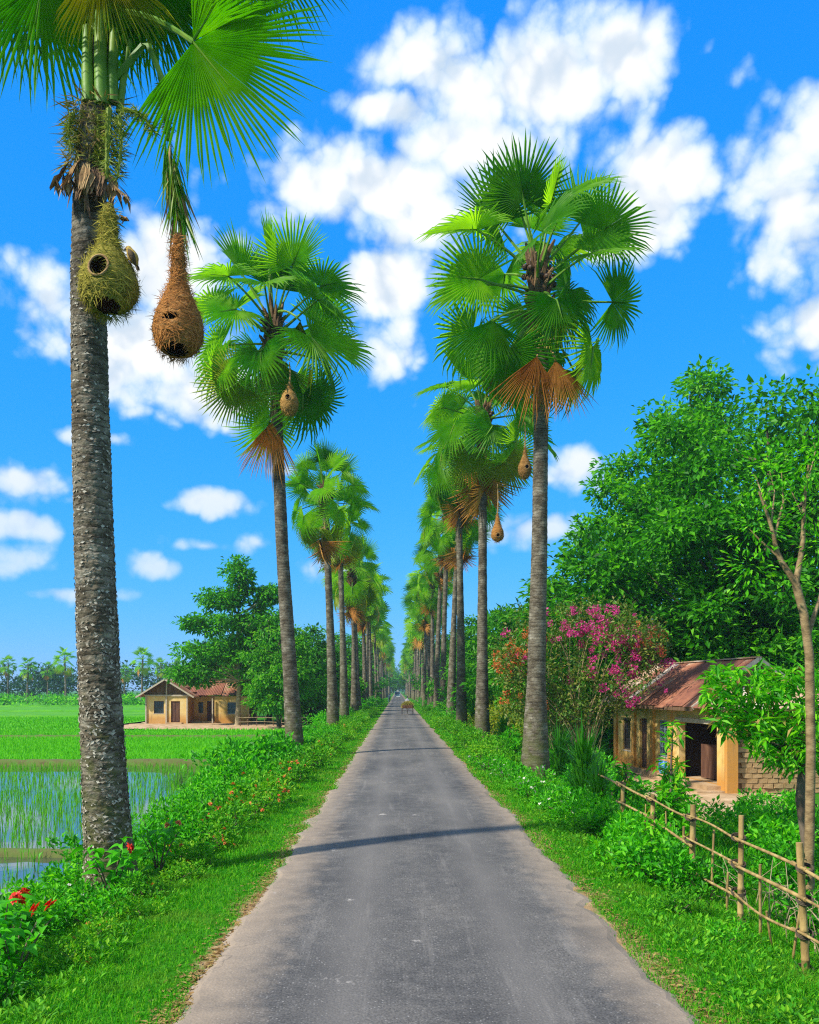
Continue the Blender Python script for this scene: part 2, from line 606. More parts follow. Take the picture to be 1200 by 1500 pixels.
def road_material():
    m, nt, bs, out = mat_base('worn_asphalt')
    tc = nd(nt, 'ShaderNodeTexCoord')
    o = tc.outputs['Object']
    sp = nd(nt, 'ShaderNodeSeparateXYZ')
    nt.links.new(o, sp.inputs[0])
    cx_ = nd(nt, 'ShaderNodeMath', operation='SUBTRACT')
    nt.links.new(sp.outputs[0], cx_.inputs[0])
    cx_.inputs[1].default_value = RC
    ax = nd(nt, 'ShaderNodeMath', operation='ABSOLUTE')
    nt.links.new(cx_.outputs[0], ax.inputs[0])
    big = tex(nt, 'noise', 0.55, o, 4, 0.55, stretch=(1.3, 0.5, 1))
    mid = tex(nt, 'noise', 3.2, o, 6, 0.65)
    fine = tex(nt, 'noise', 60.0, o, 4, 0.7)
    sto = tex(nt, 'voronoi', 34.0, o)
    c = ramp(nt, big.outputs['Fac'], [(0.3, (0.058, 0.055, 0.052)), (0.5, (0.100, 0.093, 0.084)), (0.7, (0.158, 0.142, 0.122))])
    c = mixc(nt, mrange(nt, mid.outputs['Fac'], 0.45, 0.8, 0.0, 0.55), c, (0.20, 0.182, 0.158))
    # chippings in the tarmac
    st = mrange(nt, sto.outputs['Distance'], 0.10, 0.34, 1.0, 0.0)
    sc_ = nd(nt, 'ShaderNodeSeparateColor')
    nt.links.new(sto.outputs['Color'], sc_.inputs[0])
    pick = mrange(nt, sc_.outputs[0], 0.55, 0.95)
    mu = nd(nt, 'ShaderNodeMath', operation='MULTIPLY')
    nt.links.new(st, mu.inputs[0])
    nt.links.new(pick, mu.inputs[1])
    c = mixc(nt, mu.outputs[0], c, (0.31, 0.29, 0.26))
    dk = mrange(nt, fine.outputs['Fac'], 0.35, 0.62, 0.42, 1.2)
    c = mixc(nt, 1.0, c, dk, 'MULTIPLY')
    # dusty, sun-bleached margins
    e1 = nd(nt, 'ShaderNodeMath', operation='MULTIPLY_ADD')
    nt.links.new(mid.outputs['Fac'], e1.inputs[0])
    e1.inputs[1].default_value = 0.75
    nt.links.new(ax.outputs[0], e1.inputs[2])
    ef = mrange(nt, e1.outputs[0], 1.72, 2.55, 0.0, 0.8)
    c = mixc(nt, ef, c, (0.36, 0.27, 0.18))
    # long scuffs left by wheels
    sk = tex(nt, 'noise', 2.2, o, 5, 0.7, stretch=(2.2, 0.16, 1))
    c = mixc(nt, mrange(nt, sk.outputs['Fac'], 0.56, 0.74, 0.0, 0.42), c, (0.25, 0.225, 0.195))
    # two worn wheel tracks and a web of fine cracks
    tr1 = nd(nt, 'ShaderNodeMath', operation='SUBTRACT')
    nt.links.new(ax.outputs[0], tr1.inputs[0])
    tr1.inputs[1].default_value = 0.78
    tr2 = nd(nt, 'ShaderNodeMath', operation='ABSOLUTE')
    nt.links.new(tr1.outputs[0], tr2.inputs[0])
    tr3 = nd(nt, 'ShaderNodeMath', operation='MULTIPLY_ADD')
    nt.links.new(mid.outputs['Fac'], tr3.inputs[0])
    tr3.inputs[1].default_value = 0.5
    nt.links.new(tr2.outputs[0], tr3.inputs[2])
    c = mixc(nt, mrange(nt, tr3.outputs[0], 0.22, 0.62, 0.45, 0.0), c, (0.175, 0.158, 0.138))
    wv = tex(nt, 'noise', 1.7, o, 4, 0.6)
    wo = nd(nt, 'ShaderNodeVectorMath', operation='MULTIPLY_ADD')
    nt.links.new(wv.outputs['Color'], wo.inputs[0])
    wo.inputs[1].default_value = (0.5, 0.5, 0)
    nt.links.new(o, wo.inputs[2])
    ck = nd(nt, 'ShaderNodeTexVoronoi', feature='DISTANCE_TO_EDGE')
    ck.inputs['Scale'].default_value = 0.75
    nt.links.new(wo.outputs[0], ck.inputs['Vector'])
    gate = mrange(nt, big.outputs['Fac'], 0.52, 0.62)
    cr_ = nd(nt, 'ShaderNodeMath', operation='MULTIPLY')
    nt.links.new(mrange(nt, ck.outputs['Distance'], 0.0, 0.009, 0.5, 0.0), cr_.inputs[0])
    nt.links.new(gate, cr_.inputs[1])
    c = mixc(nt, cr_.outputs[0], c, (0.035, 0.033, 0.03))
    # repair patches, darker
    rp = tex(nt, 'noise', 0.42, o, 2, 0.4, stretch=(1.5, .8, 1))
    c = mixc(nt, mrange(nt, rp.outputs['Fac'], 0.62, 0.70, 0.0, 0.3), c, (0.06, 0.057, 0.052))
    # pale patches of broken surface
    pt = tex(nt, 'noise', 1.15, o, 7, 0.75, stretch=(1, 0.75, 1))
    c = mixc(nt, mrange(nt, pt.outputs['Fac'], 0.63, 0.70, 0.0, 0.75), c, (0.42, 0.38, 0.33))
    nt.links.new(c, bs.inputs['Base Color'])
    bs.inputs['Roughness'].default_value = 0.82
    bs.inputs['Specular IOR Level'].default_value = 0.3
    h = mixc(nt, 0.5, fine.outputs['Color'], sto.outputs['Distance'])
    bump(nt, bs, h, 0.55, 0.012)
    return m


M_GROUND = ground_material()
M_ROAD = road_material()
M_DIRT = noisy_mat('pale_sandy_soil', [(0.24, 0.15, 0.07), (0.42, 0.28, 0.15), (0.55, 0.40, 0.25)], 1.6, 0.95, 0.5, 22)
M_MUD = noisy_mat('field_bund_mud', [(0.09, 0.065, 0.03), (0.10, 0.12, 0.03), (0.06, 0.17, 0.015)], 2.5, 0.95, 0.7, 14)
M_RICE = leaf_mat('rice_blade', [(0.04, 0.27, 0.003), (0.08, 0.40, 0.005), (0.17, 0.50, 0.01)], 0.4, 0.6, 0.15)
M_RICEGROUND = noisy_mat('lush_rice', [(0.05, 0.25, 0.008), (0.085, 0.36, 0.010), (0.13, 0.42, 0.016)], 0.35, 0.9, 0.8, 9, detail=9, spec=0.1)
M_RICEFAR = noisy_mat('older_rice', [(0.04, 0.20, 0.008), (0.07, 0.28, 0.012), (0.11, 0.31, 0.02)], 0.2, 0.9, 0.6, 5, detail=9, spec=0.1)
M_GRASS = leaf_mat('verge_grass', [(0.006, 0.07, 0.001), (0.022, 0.21, 0.002), (0.07, 0.38, 0.004), (0.26, 0.46, 0.02)], 0.4, 0.6, 0.12, patch=(1.1, 0.50, 0.74, 0.55, (0.20, 0.26, 0.03)))


def water_material():
    m, nt, bs, out = mat_base('still_paddy_water')
    bs.inputs['Base Color'].default_value = (0.045, 0.06, 0.035, 1)
    bs.inputs['Roughness'].default_value = 0.03
    bs.inputs['Specular IOR Level'].default_value = 1.0
    bs.inputs['IOR'].default_value = 1.9
    n = tex(nt, 'noise', 1.6, detail=3)
    bump(nt, bs, n.outputs['Fac'], 0.05, 0.02)
    return m


M_WATER = water_material()

ys = np.concatenate([np.arange(-12, 60, 0.5), np.arange(60, 140, 2.0), np.arange(140, 400, 10), [400, 500, 700, 1000, 1600, 3000]])
xs = np.concatenate([[-3000, -1200, -500, -250, -120, -70, -45, -30, -22, -15, -11, -9, -7.6, -6.91, -6.89], np.arange(-6.6, 9.3, 0.3), [10, 11, 13, 16, 20, 27, 36, 50, 80, 140, 280, 600, 1200, 3000]])
struct('ground', grid('ground', xs, ys, gz, M_GROUND))

# the tarmac: one sheet with a ragged edge
ry = np.concatenate([np.arange(-12, 60, 0.18), np.arange(60, 160, 1.0), np.arange(160, 700, 10)])
nx = 15
u = np.linspace(-1, 1, nx)


def rag(y, s):
    fade = np.interp(y, [0, 60, 120], [1, 1, .3])
    return fade * (0.10 * smooth_noise(y * 0, y, s, 0.8) + 0.04 * smooth_noise(y * 0, y, s + 9, 3.1) + 0.045 * np.interp(y, np.arange(-15, 720, .31), np.random.default_rng(s).normal(0, 1, len(np.arange(-15, 720, .31)))) + 0.02 * np.interp(y, np.arange(-15, 720, .11), np.random.default_rng(s + 1).normal(0, 1, len(np.arange(-15, 720, .11)))))


Lx = RC - 1.98 + rag(ry, 21) - 0.12 * np.exp(-((ry - 9.5) / 3.0) ** 2)
Rx = RC + 1.98 + rag(ry, 22) - 0.08
Xr = Lx[:, None] * (1 - u) / 2 + Rx[:, None] * (1 + u) / 2
Zr = 0.006 + 0.035 * (1 - u[None, :] ** 2) + 0 * Xr + 0.006 * smooth_noise(Xr, ry[:, None] + 0 * Xr, 5, 1.2)
mb = MB()
i = np.arange(len(ry) - 1)[:, None] * nx + np.arange(nx - 1)[None, :]
mb.add(np.stack([Xr, ry[:, None] + 0 * Xr, Zr], -1).reshape(-1, 3), np.stack([i, i + 1, i + nx + 1, i + nx], -1).reshape(-1, 4))
# the broken lip of the tarmac
for edge, col in ((Lx, 0), (Rx, nx - 1)):
    top = np.stack([edge, ry, Zr[:, col]], 1)
    low = top + np.array([[-0.14 if col == 0 else 0.14, 0, -0.045]])
    V = np.concatenate([top, low])
    n = len(ry)
    q = np.arange(n - 1)[:, None]
    mb.add(V, np.concatenate([q, q + 1, q + 1 + n, q + n], 1))
struct('road', mb.mesh('road', M_ROAD, True))

# flooded paddy, bunds, fields
mb = MB()
mb.add([[-120, 2, WATER], [-6.2, 2, WATER], [-6.2, 43.4, WATER], [-120, 43.4, WATER]], [[0, 1, 2, 3]])
struct('water', mb.mesh('water', M_WATER))


def bund(p, q, w, h, seed, mat=M_MUD):
    n = max(12, int(np.linalg.norm(np.subtract(q, p)) / 0.5))
    t = np.linspace(0, 1, n)
    c = np.outer(1 - t, p) + np.outer(t, q)
    d = unit(np.subtract(q, p))
    s = np.array([d[1], -d[0]])
    prof = np.array([[-1, -0.5], [-0.7, 0.55], [-0.3, 0.95], [0.2, 1.0], [0.65, 0.6], [1, -0.5]])
    V = []
    rr = np.random.default_rng(seed)
    for k in range(n):
        for (a, b) in prof:
            ww = w * (1 + 0.15 * math.sin(k * .7 + seed) + rr.normal(0, .06))
            V.append([c[k, 0] + s[0] * a * ww, c[k, 1] + s[1] * a * ww, WATER + b * h * (1 + rr.normal(0, .1))])
    m = len(prof)
    i = np.arange(n - 1)[:, None] * m + np.arange(m - 1)[None, :]
    mb = MB()
    mb.add(V, np.stack([i, i + 1, i + m + 1, i + m], -1).reshape(-1, 4))
    return struct('field_bund', mb.mesh('field_bund', mat, True))


bund((-120, 20.4), (-6.3, 20.0), 0.32, 0.16, 1)
bund((-120, 44.0), (-6.3, 43.6), 0.5, 0.30, 2)
bund((-120, 66), (-6.8, 66), 0.4, 0.34, 3)
bund((-160, 112), (-28, 112), 0.5, 0.45, 4, M_RICEFAR)
bund((-200, 140), (-26, 140), 0.6, 0.5, 5, M_RICEFAR)
bund((-240, 178), (-30, 178), 0.8, 0.55, 6, M_RICEFAR)
for (x0, x1, y0, y1, mt, hz) in ((-140, -7.2, 44.5, 65.6, M_RICEGROUND, 0.14), (-140, -7.4, 66.4, 78, M_RICEGROUND, 0.15),
                                 (-160, -28.5, 78.4, 111.4, M_RICEGROUND, 0.16), (-220, -24, 112.6, 139.2, M_RICEFAR, 0.2),
                                 (-260, -24, 140.8, 177, M_RICEFAR, 0.25), (-330, -20, 179, 238, M_RICEFAR, 0.3)):
    struct('rice_field', grid('rice_field', np.linspace(x0, x1, 60), np.linspace(y0, y1, 24),
                              lambda X, Y: FIELD + hz + 0.04 * smooth_noise(X, Y, 8, 0.35), mt))

# rice: seedlings standing in the water, closed crop beyond
mb = MB()


def tufts(x0, x1, y0, y1, sp, h, nb, w, skip=0.0, base=WATER - 0.05, clear=None):
    X, Y = np.meshgrid(np.arange(x0, x1, sp), np.arange(y0, y1, sp * 1.15))
    P = np.stack([X.ravel(), Y.ravel()], 1)
    P += rng.normal(0, sp * 0.12, P.shape)
    keep = rng.uniform(0, 1, len(P)) > skip
    # only where the photograph can see
    keep &= (P[:, 0] > -0.50 * P[:, 1] - 1.5)
    P = P[keep]
    if clear is not None:
        P = P[clear(P)]
    P = np.repeat(P, nb, 0)
    n = len(P)
    P = P + rng.normal(0, 0.035, P.shape)
    P3 = np.column_stack([P, np.full(n, base)])
    blades(mb, P3, rng.uniform(.7, 1.15, n) * h, w, rng.uniform(.05, .45, n))


tufts(-12, -6.9, 9.0, 19.8, 0.42, 0.46, 6, 0.015, 0.40)
tufts(-24, -6.7, 20.8, 31.0, 0.34, 0.46, 5, 0.017, 0.10)
tufts(-26, -6.7, 31.0, 43.0, 0.37, 0.36, 5, 0.020, 0.05)
tufts(-34, -7.2, 44.6, 65.4, 0.30, 0.34, 6, 0.035, 0.0, FIELD + 0.05)
tufts(-42, -7.6, 66.6, 78, 0.42, 0.36, 6, 0.05, 0.0, FIELD + 0.05)
tufts(-56, -28.6, 78.6, 111, 0.6, 0.42, 6, 0.08, 0.0, FIELD + 0.05)
stuff(ob('rice_crop', mb.mesh('rice_crop', M_RICE)), 'bright green rice seedlings standing in rows in the flooded paddy', 'rice')

# bare yards round the two houses
def patch(name, pts, mat, n=46, seed=0, h=0.02):
    c = np.mean(pts, 0)
    t = np.linspace(0, 1, n, endpoint=False) * len(pts)
    i0 = np.floor(t).astype(int)
    f = (t - i0)[:, None]
    P = np.asarray(pts, float)
    E = P[i0] * (1 - f) + P[(i0 + 1) % len(pts)] * f
    rr = np.random.default_rng(seed)
    E = c + (E - c) * (1 + rr.normal(0, .04, (n, 1)))
    rings = [E, c + (E - c) * .66, c + (E - c) * .33]
    V = np.concatenate(rings + [[c]])
    Z = gz(V[:, 0], V[:, 1]) + h
    Z[:n] -= h * 0.7
    F = []
    mb = MB()
    V3 = np.column_stack([V, Z])
    k = np.arange(n)[:, None]
    k2 = (k + 1) % n
    mb.add(V3, np.concatenate([np.concatenate([k, k2, k2 + n, k + n], 1), np.concatenate([k + n, k2 + n, k2 + 2 * n, k + 2 * n], 1)]))
    mb.F.append(np.concatenate([k + 2 * n, k2 + 2 * n, 0 * k + 3 * n], 1))
    mb.M.append(np.zeros(n, int))
    return struct(name, mb.mesh(name, mat, True))


patch('yard', [(8.6, 24.5), (10.4, 25), (13.5, 28), (13.5, 31), (11.0, 36), (10.6, 42), (9.2, 42), (8.8, 34), (8.0, 27)], M_DIRT, 60, 1, 0.05)
patch('yard', [(-27.2, 82), (-16, 80), (-8.5, 78.5), (-8.2, 88), (-14, 98), (-28, 98)], M_DIRT, 60, 2, 0.30)


# ------------------------------------------------------------------ verge grass
def in_dirt(x, y):
    x = np.asarray(x) - RC
    return np.abs(x) < 1.98 + 0.13 * smooth_noise(x * 0 + np.sign(x) * 9, y, 31, 0.55) + 0.10 * smooth_noise(x, y, 32, 2.6) + 0.30 * np.exp(-((y - 9.6) / 2.0) ** 2) * (x < 0)


def verge(n, y0, y1, h, w, xl=(-5.4, -1.54), xr=(2.26, 5.4)):
    n2 = n // 2
    y = y0 + (y1 - y0) * rng.uniform(0, 1, n) ** 1.25
    x = np.concatenate([rng.uniform(*xl, n2), rng.uniform(*xr, n - n2)])
    k = ~in_dirt(x, y) | (rng.uniform(0, 1, n) < 0.05)
    k &= (np.abs(x - RC) > 1.90) & (np.abs(x - (600 - VX) / FPX * y) < 0.52 * y + 0.6)
    x, y = x[k], y[k]
    n = len(x)
    P = np.column_stack([x, y, gz(x, y) - 0.01])
    hh = h * rng.uniform(.5, 1.2, n) * np.interp(np.abs(x - RC * .5), [2.0, 2.7, 3.6, 5.0], [0.55, 0.9, 1.5, 2.4])
    hh *= 1 + 0.35 * smooth_noise(x, y, 41, 1.7)
    blades(mb, P, np.maximum(hh, .02), w, rng.uniform(.2, 1.1, n))


mb = MB()
verge(120000, 6.2, 13, 0.085, 0.0075)
verge(80000, 12.5, 24, 0.10, 0.012)
verge(60000, 23, 48, 0.12, 0.024)
verge(40000, 47, 110, 0.15, 0.05)
verge(16000, 108, 260, 0.20, 0.12)
stuff(ob('grass', mb.mesh('grass', M_GRASS)), 'short green grass covering both road verges', 'grass')

# rough grass on the slope behind the fence and round the house
mb = MB()
n = 42000
y = rng.uniform(9, 46, n)
x = rng.uniform(5.0, 13, n)
k = (x < 0.50 * y + 0.8) & ~((x > 8.2) & (y > 25.5) & (y < 44) & (x < 13.4 - (y - 31) * .1)) & (smooth_noise(x, y, 51, 0.5) > -0.35) & ~((x > 6.6) & (x < 8.8) & (y > 17) & (y < 23) & (smooth_noise(x, y, 77, 1.3) > 0))
x, y = x[k], y[k]
blades(mb, np.column_stack([x, y, gz(x, y) - .01]), 0.22 * rng.uniform(.4, 1.4, len(x)), 0.022, rng.uniform(.2, 1, len(x)))
n = 26000
y = rng.uniform(46, 130, n)
x = rng.uniform(5, 16, n)
blades(mb, np.column_stack([x, y, gz(x, y) - .01]), 0.4 * rng.uniform(.4, 1.4, n), 0.07, rng.uniform(.2, 1, n))
n = 9000
y = rng.uniform(90, 200, n)
x = -rng.uniform(6, 13, n)
blades(mb, np.column_stack([x, y, gz(x, y) - .01]), 0.5 * rng.uniform(.4, 1.4, n), 0.09, rng.uniform(.2, 1, n))
stuff(ob('rough_grass', mb.mesh('rough_grass', M_GRASS)), 'longer rough grass growing round the yard and behind the fence', 'grass')

# dry leaves and straw on the bare road margins
M_LITTER = leaf_mat('dry_leaf_litter', [(0.13, 0.07, 0.025), (0.26, 0.15, 0.05), (0.36, 0.25, 0.08), (0.20, 0.22, 0.04)], 0.2, 0.7, 0.2)
mb = MB()
n = 6500
y = 6.5 + 45 * rng.uniform(0, 1, n) ** 1.6
sgn = np.where(rng.uniform(0, 1, n) < .55, -1, 1)
x = RC + sgn * (2.02 + np.abs(rng.normal(0, .16, n)) + 0.04)
P = np.column_stack([x, y, gz(x, y) + 0.012])
a = rng.uniform(0, 6.28, n)
leaves(mb, P, np.column_stack([np.cos(a), np.sin(a), rng.normal(0, .15, n)]), np.column_stack([rng.normal(0, .25, n), rng.normal(0, .25, n), np.ones(n)]), rng.uniform(.03, .085, n), rng.uniform(.012, .04, n))
stuff(ob('leaf_litter', mb.mesh('leaf_litter', M_LITTER)), 'dry brown leaves scattered along the bare road margins', 'leaf litter')


# ------------------------------------------------------------------ toddy palms
def trunk_material():
    m, nt, bs, out = mat_base('ringed_palm_bark')
    tc = nd(nt, 'ShaderNodeTexCoord')
    o = tc.outputs['Object']
    wob = tex(nt, 'noise', 2.2, o, 4, 0.6)
    sp = nd(nt, 'ShaderNodeSeparateXYZ')
    nt.links.new(o, sp.inputs[0])
    n1 = tex(nt, 'noise', 2.6, o, 9, 0.74, stretch=(1, 1, 1.3))
    n2 = tex(nt, 'noise', 26.0, o, 5, 0.6, stretch=(1, 1, 2.2))
    c = ramp(nt, n1.outputs['Fac'], [(0.28, (0.035, 0.029, 0.021)), (0.44, (0.085, 0.068, 0.042)), (0.57, (0.19, 0.165, 0.115)), (0.74, (0.42, 0.39, 0.31))])
    # leaf-scar rings
    ph = nd(nt, 'ShaderNodeMath', operation='MULTIPLY_ADD')
    nt.links.new(wob.outputs['Fac'], ph.inputs[0])
    ph.inputs[1].default_value = 0.30
    nt.links.new(sp.outputs[2], ph.inputs[2])
    fr = nd(nt, 'ShaderNodeMath', operation='MULTIPLY')
    nt.links.new(ph.outputs[0], fr.inputs[0])
    fr.inputs[1].default_value = 9.0
    fc = nd(nt, 'ShaderNodeMath', operation='FRACT')
    nt.links.new(fr.outputs[0], fc.inputs[0])
    line = mrange(nt, fc.outputs[0], 0.0, 0.34, 1.0, 0.0)
    c = mixc(nt, mixc(nt, 1.0, line, mrange(nt, n2.outputs['Fac'], 0.3, 0.6, 0.25, 1.0), 'MULTIPLY'), c, (0.022, 0.018, 0.013))
    lip = mrange(nt, fc.outputs[0], 0.72, 0.98, 0.0, 0.45)
    c = mixc(nt, mixc(nt, 1.0, lip, mrange(nt, n2.outputs['Fac'], 0.45, 0.65), 'MULTIPLY'), c, (0.40, 0.37, 0.31))
    # moss low on the stem
    mo = tex(nt, 'noise', 3.0, o, 5, 0.7)
    hh = mrange(nt, sp.outputs[2], 0.3, 4.5, 0.66, 0.30)
    mm = nd(nt, 'ShaderNodeMath', operation='ADD')
    nt.links.new(mo.outputs['Fac'], mm.inputs[0])
    nt.links.new(hh, mm.inputs[1])
    c = mixc(nt, mrange(nt, mm.outputs[0], 1.02, 1.18, 0.0, 0.7), c, (0.085, 0.10, 0.022))
    # pale lichen
    li = tex(nt, 'noise', 15.0, o, 6, 0.75, stretch=(1, 1, 1.8))
    c = mixc(nt, mrange(nt, li.outputs['Fac'], 0.60, 0.70, 0.0, 0.6), c, (0.42, 0.39, 0.32))
    nt.links.new(c, bs.inputs['Base Color'])
    bs.inputs['Roughness'].default_value = 0.9
    bs.inputs['Specular IOR Level'].default_value = 0.15
    h = mixc(nt, 0.5, n2.outputs['Fac'], fc.outputs[0])
    bump(nt, bs, h, 0.9, 0.03)
    return m


M_TRUNK = trunk_material()
M_FLAKE = leaf_mat('pale_bark_flake', [(0.09, 0.075, 0.055), (0.20, 0.17, 0.12), (0.36, 0.33, 0.26), (0.52, 0.49, 0.40)], 0.0, 0.9, 0.1)
FAN_COLS = [(0.012, 0.09, 0.002), (0.060, 0.22, 0.003), (0.18, 0.38, 0.005), (0.38, 0.52, 0.012)]
M_FAN = leaf_mat('palm_fan_green', FAN_COLS, 0.56, 0.5, 0.22, island=False, tcol=2.0)
M_FANY = leaf_mat('palm_fan_yellowing', [(0.10, 0.22, 0.008), (0.26, 0.34, 0.015), (0.42, 0.36, 0.02)], 0.4, 0.45, 0.35, island=False, tcol=1.4)
M_FAND = leaf_mat('palm_fan_dead', [(0.24, 0.09, 0.015), (0.46, 0.19, 0.03), (0.60, 0.32, 0.08)], 0.35, 0.7, 0.2, island=False, tcol=1.2)
M_PET = noisy_mat('palm_petiole', [(0.05, 0.15, 0.008), (0.11, 0.24, 0.015), (0.22, 0.31, 0.03)], 3, 0.5, 0.2, 20)
M_PETD = noisy_mat('dry_petiole', [(0.16, 0.08, 0.03), (0.32, 0.19, 0.07), (0.40, 0.28, 0.12)], 4, 0.8, 0.4, 20)
M_BOOT = noisy_mat('old_leaf_base', [(0.045, 0.026, 0.013), (0.13, 0.075, 0.035), (0.27, 0.17, 0.08)], 5, 0.9, 0.6, 24)


def fan_verts(seg, Rr, spread, cup, droop, tipdroop, rr, rag_=0.12, tipw=0.56, split=0.47):
    """palmate blade: hub at origin, axis +Y, upper face +Z. returns V, F"""
    th = np.linspace(-spread, spread, seg + 1)
    V = [np.zeros(3)]
    F = []

    def pt(t, r, ridge=0.0, td=0.0):
        x, y = math.sin(t) * r, math.cos(t) * r
        z = cup * abs(math.sin(t)) * r * 0.55 - droop * r * r + ridge - td
        return np.array([x, y, z])

    for i in range(seg):
        t0, t1 = th[i], th[i + 1]
        tm = (t0 + t1) / 2
        Rt = Rr * (0.74 + 0.26 * math.cos(tm * 0.62)) * (1 + rr.normal(0, rag_ * .5))
        rs = Rt * (split + rr.normal(0, .03))
        td = tipdroop * max(0, rr.normal(1, .5))
        off = rr.normal(0, 0.012)
        b = len(V)
        q = (t1 - t0) * tipw
        rm = Rt * 0.80
        V += [pt(t0, rs, -0.020), pt(tm, rs, 0.034), pt(t1, rs, -0.020),
              pt(tm - q * .36 + off, rm, -.006, td * .3), pt(tm + off, rm, .016, td * .3), pt(tm + q * .36 + off, rm, -.006, td * .3),
              pt(tm + off * 2.2, Rt, 0, td)]
        F += [[0, b + 1, b], [0, b + 2, b + 1], [b, b + 1, b + 4], [b, b + 4, b + 3], [b + 1, b + 2, b + 5], [b + 1, b + 5, b + 4],
              [b + 3, b + 4, b + 6], [b + 4, b + 5, b + 6]]
    return np.array(V), np.array(F)


def frond_mesh(name, seed, Lp=1.55, Rr=1.75, spread=155, cup=0.5, droop=0.10, tipdroop=0.16, bend=20, mats=None, seg=46, sag=0.18, **kw):
    rr = np.random.default_rng(seed)
    mb = MB()
    t = np.linspace(0, 1, 7)
    path = np.column_stack([0.05 * np.sin(t * 2) * rr.normal(0, 1), t * Lp, -sag * t * t * Lp])
    tube(mb, path, np.interp(t, [0, .15, 1], [.075, .045, .028]), 5, 1)
    V, F = fan_verts(seg, Rr, R(spread), cup, droop, tipdroop, rr, **kw)
    a = math.atan2(-2 * sag * Lp, Lp) - R(bend)
    c, s = math.cos(a), math.sin(a)
    M = np.array([[1, 0, 0], [0, c, -s], [0, s, c]])
    mb.add(V @ M.T + path[-1], F, 0)
    # midrib carried on into the blade
    rib = np.array([[0, r_, 0.02 - droop * r_ * r_] for r_ in np.linspace(0, Rr * .42, 4)]) @ M.T + path[-1]
    tube(mb, rib, [.03, .022, .014, .004], 4, 1)
    return mb.mesh(name, mats or [M_FAN, M_PET])


FR_UP = [frond_mesh('frond_young', 100 + k, 1.75, 1.6, 105 + 14 * k, 0.7, 0.02, 0.05, 4, sag=.03) for k in range(3)]
FR_MID = [frond_mesh('frond_mature', 110 + k, 1.85, 1.5, 138 + 5 * k, (0.55, 0.35, 0.8, 0.5)[k], 0.10, 0.16, (22, 32, 15, 40)[k]) for k in range(4)]
FR_OLD = [frond_mesh('frond_old', 120 + k, 1.85, 1.45, 132 + 8 * k, (0.2, -0.2, 0.5)[k], 0.14, 0.26, (38, 50, 30)[k], sag=.22) for k in range(3)]
FR_YEL = [frond_mesh('frond_yellow', 130 + k, 1.6, 1.4, 120 + 12 * k, (-.6, -.3)[k], 0.08, 0.14, 35, [M_FANY, M_PET], sag=.2) for k in range(2)]
FR_DEAD = [frond_mesh('frond_dead', 140 + k, 0.95, 1.5, (62, 78, 50)[k], -1.2, 0.04, 0.05, 20, [M_FAND, M_PETD], 34, tipw=.62, sag=.2, split=.42, rag_=.24) for k in range(3)]


def orient(az_, el_, tw):
    """local +Y -> direction (azimuth, elevation), local +Z stays upward, rolled by tw"""
    return Matrix.Rotation(az_, 4, 'Z') @ Matrix.Rotation(el_, 4, 'X') @ Matrix.Rotation(tw, 4, 'Y')


def trunk_mesh(path, rad, sides, fine, seed):
    rr = np.random.default_rng(seed)
    path = np.asarray(path, float)
    n = int(path[-1][2] * fine)
    z = np.linspace(path[0][2], path[-1][2], n)
    cx = np.interp(z, path[:, 2], path[:, 0])
    cyy = np.interp(z, path[:, 2], path[:, 1])
    # soften the bends
    kw = max(3, int(fine * 1.2)) | 1
    ker = np.ones(kw) / kw
    if n > kw * 2:
        cx = np.convolve(np.pad(cx, kw // 2, 'edge'), ker, 'valid')
        cyy = np.convolve(np.pad(cyy, kw // 2, 'edge'), ker, 'valid')
    r0 = np.interp(z, path[:, 2], rad)
    ang = np.linspace(0, 2 * np.pi, sides, endpoint=False)
    A, Z = np.meshgrid(ang, z)
    rng_ = r0[:, None] * np.ones_like(A)
    saw = np.mod(Z / 0.115 + 0.35 * np.sin(A + 1) + 0.2 * np.sin(3 * A + Z * 3), 1.0)
    rng_ = rng_ * (1 + 0.05 * (saw - 0.5)) + 0.012 * smooth_noise(A * 2.2, Z * 2.4, seed, 1.6) + 0.006 * rr.normal(0, .5, A.shape) * (fine > 20)
    rng_ = rng_ * (1 + 0.10 * np.exp(-Z / 0.5) * (1 + 0.8 * np.sin(A * 5 + seed)))
    V = np.stack([cx[:, None] + np.cos(A) * rng_, cyy[:, None] + np.sin(A) * rng_, Z], -1).reshape(-1, 3)
    i = np.arange(n - 1)[:, None] * sides
    j = np.arange(sides)[None, :]
    k = (j + 1) % sides
    mb = MB()
    mb.add(V, np.stack([i + j, i + k, i + sides + k, i + sides + j], -1).reshape(-1, 4))
    return mb.mesh('trunk', M_TRUNK, True), (cx, cyy, z, r0)


def boots_mesh(seed, r, h=1.6, n=46):
    """stubs of old leaf stalks wrapped round the top of the stem"""
    rr = np.random.default_rng(seed)
    mb = MB()
    for k in range(n):
        a = k * 2.4 + rr.normal(0, .2)
        z = -h * k / n
        d = np.array([math.cos(a), math.sin(a), 0])
        p0 = d * r * 0.6 + [0, 0, z - .1]
        L = rr.uniform(.25, .5)
        p1 = p0 + d * (r * .5 + .02) + [0, 0, L * .6]
        p2 = p1 + d * rr.uniform(.04, .22) + [0, 0, L * .5]
        tube(mb, [p0, p1, p2], [.10, .075, .03], 5)
    # fibre
    P = rr.normal(0, 1, (160, 3))
    P[:, 2] = 0
    P = unit(P) * r * 1.15
    P[:, 2] = -rr.uniform(0, h, 160)
    D = P * np.array([1, 1, 0]) * 1.2 + np.column_stack([np.zeros((160, 2)), rr.uniform(-.9, .1, 160)])
    leaves(mb, P, D, np.column_stack([rr.normal(0, 1, (160, 2)), np.ones(160)]), rr.uniform(.2, .6, 160), .02)
    return mb.mesh('leaf_base', M_BOOT)


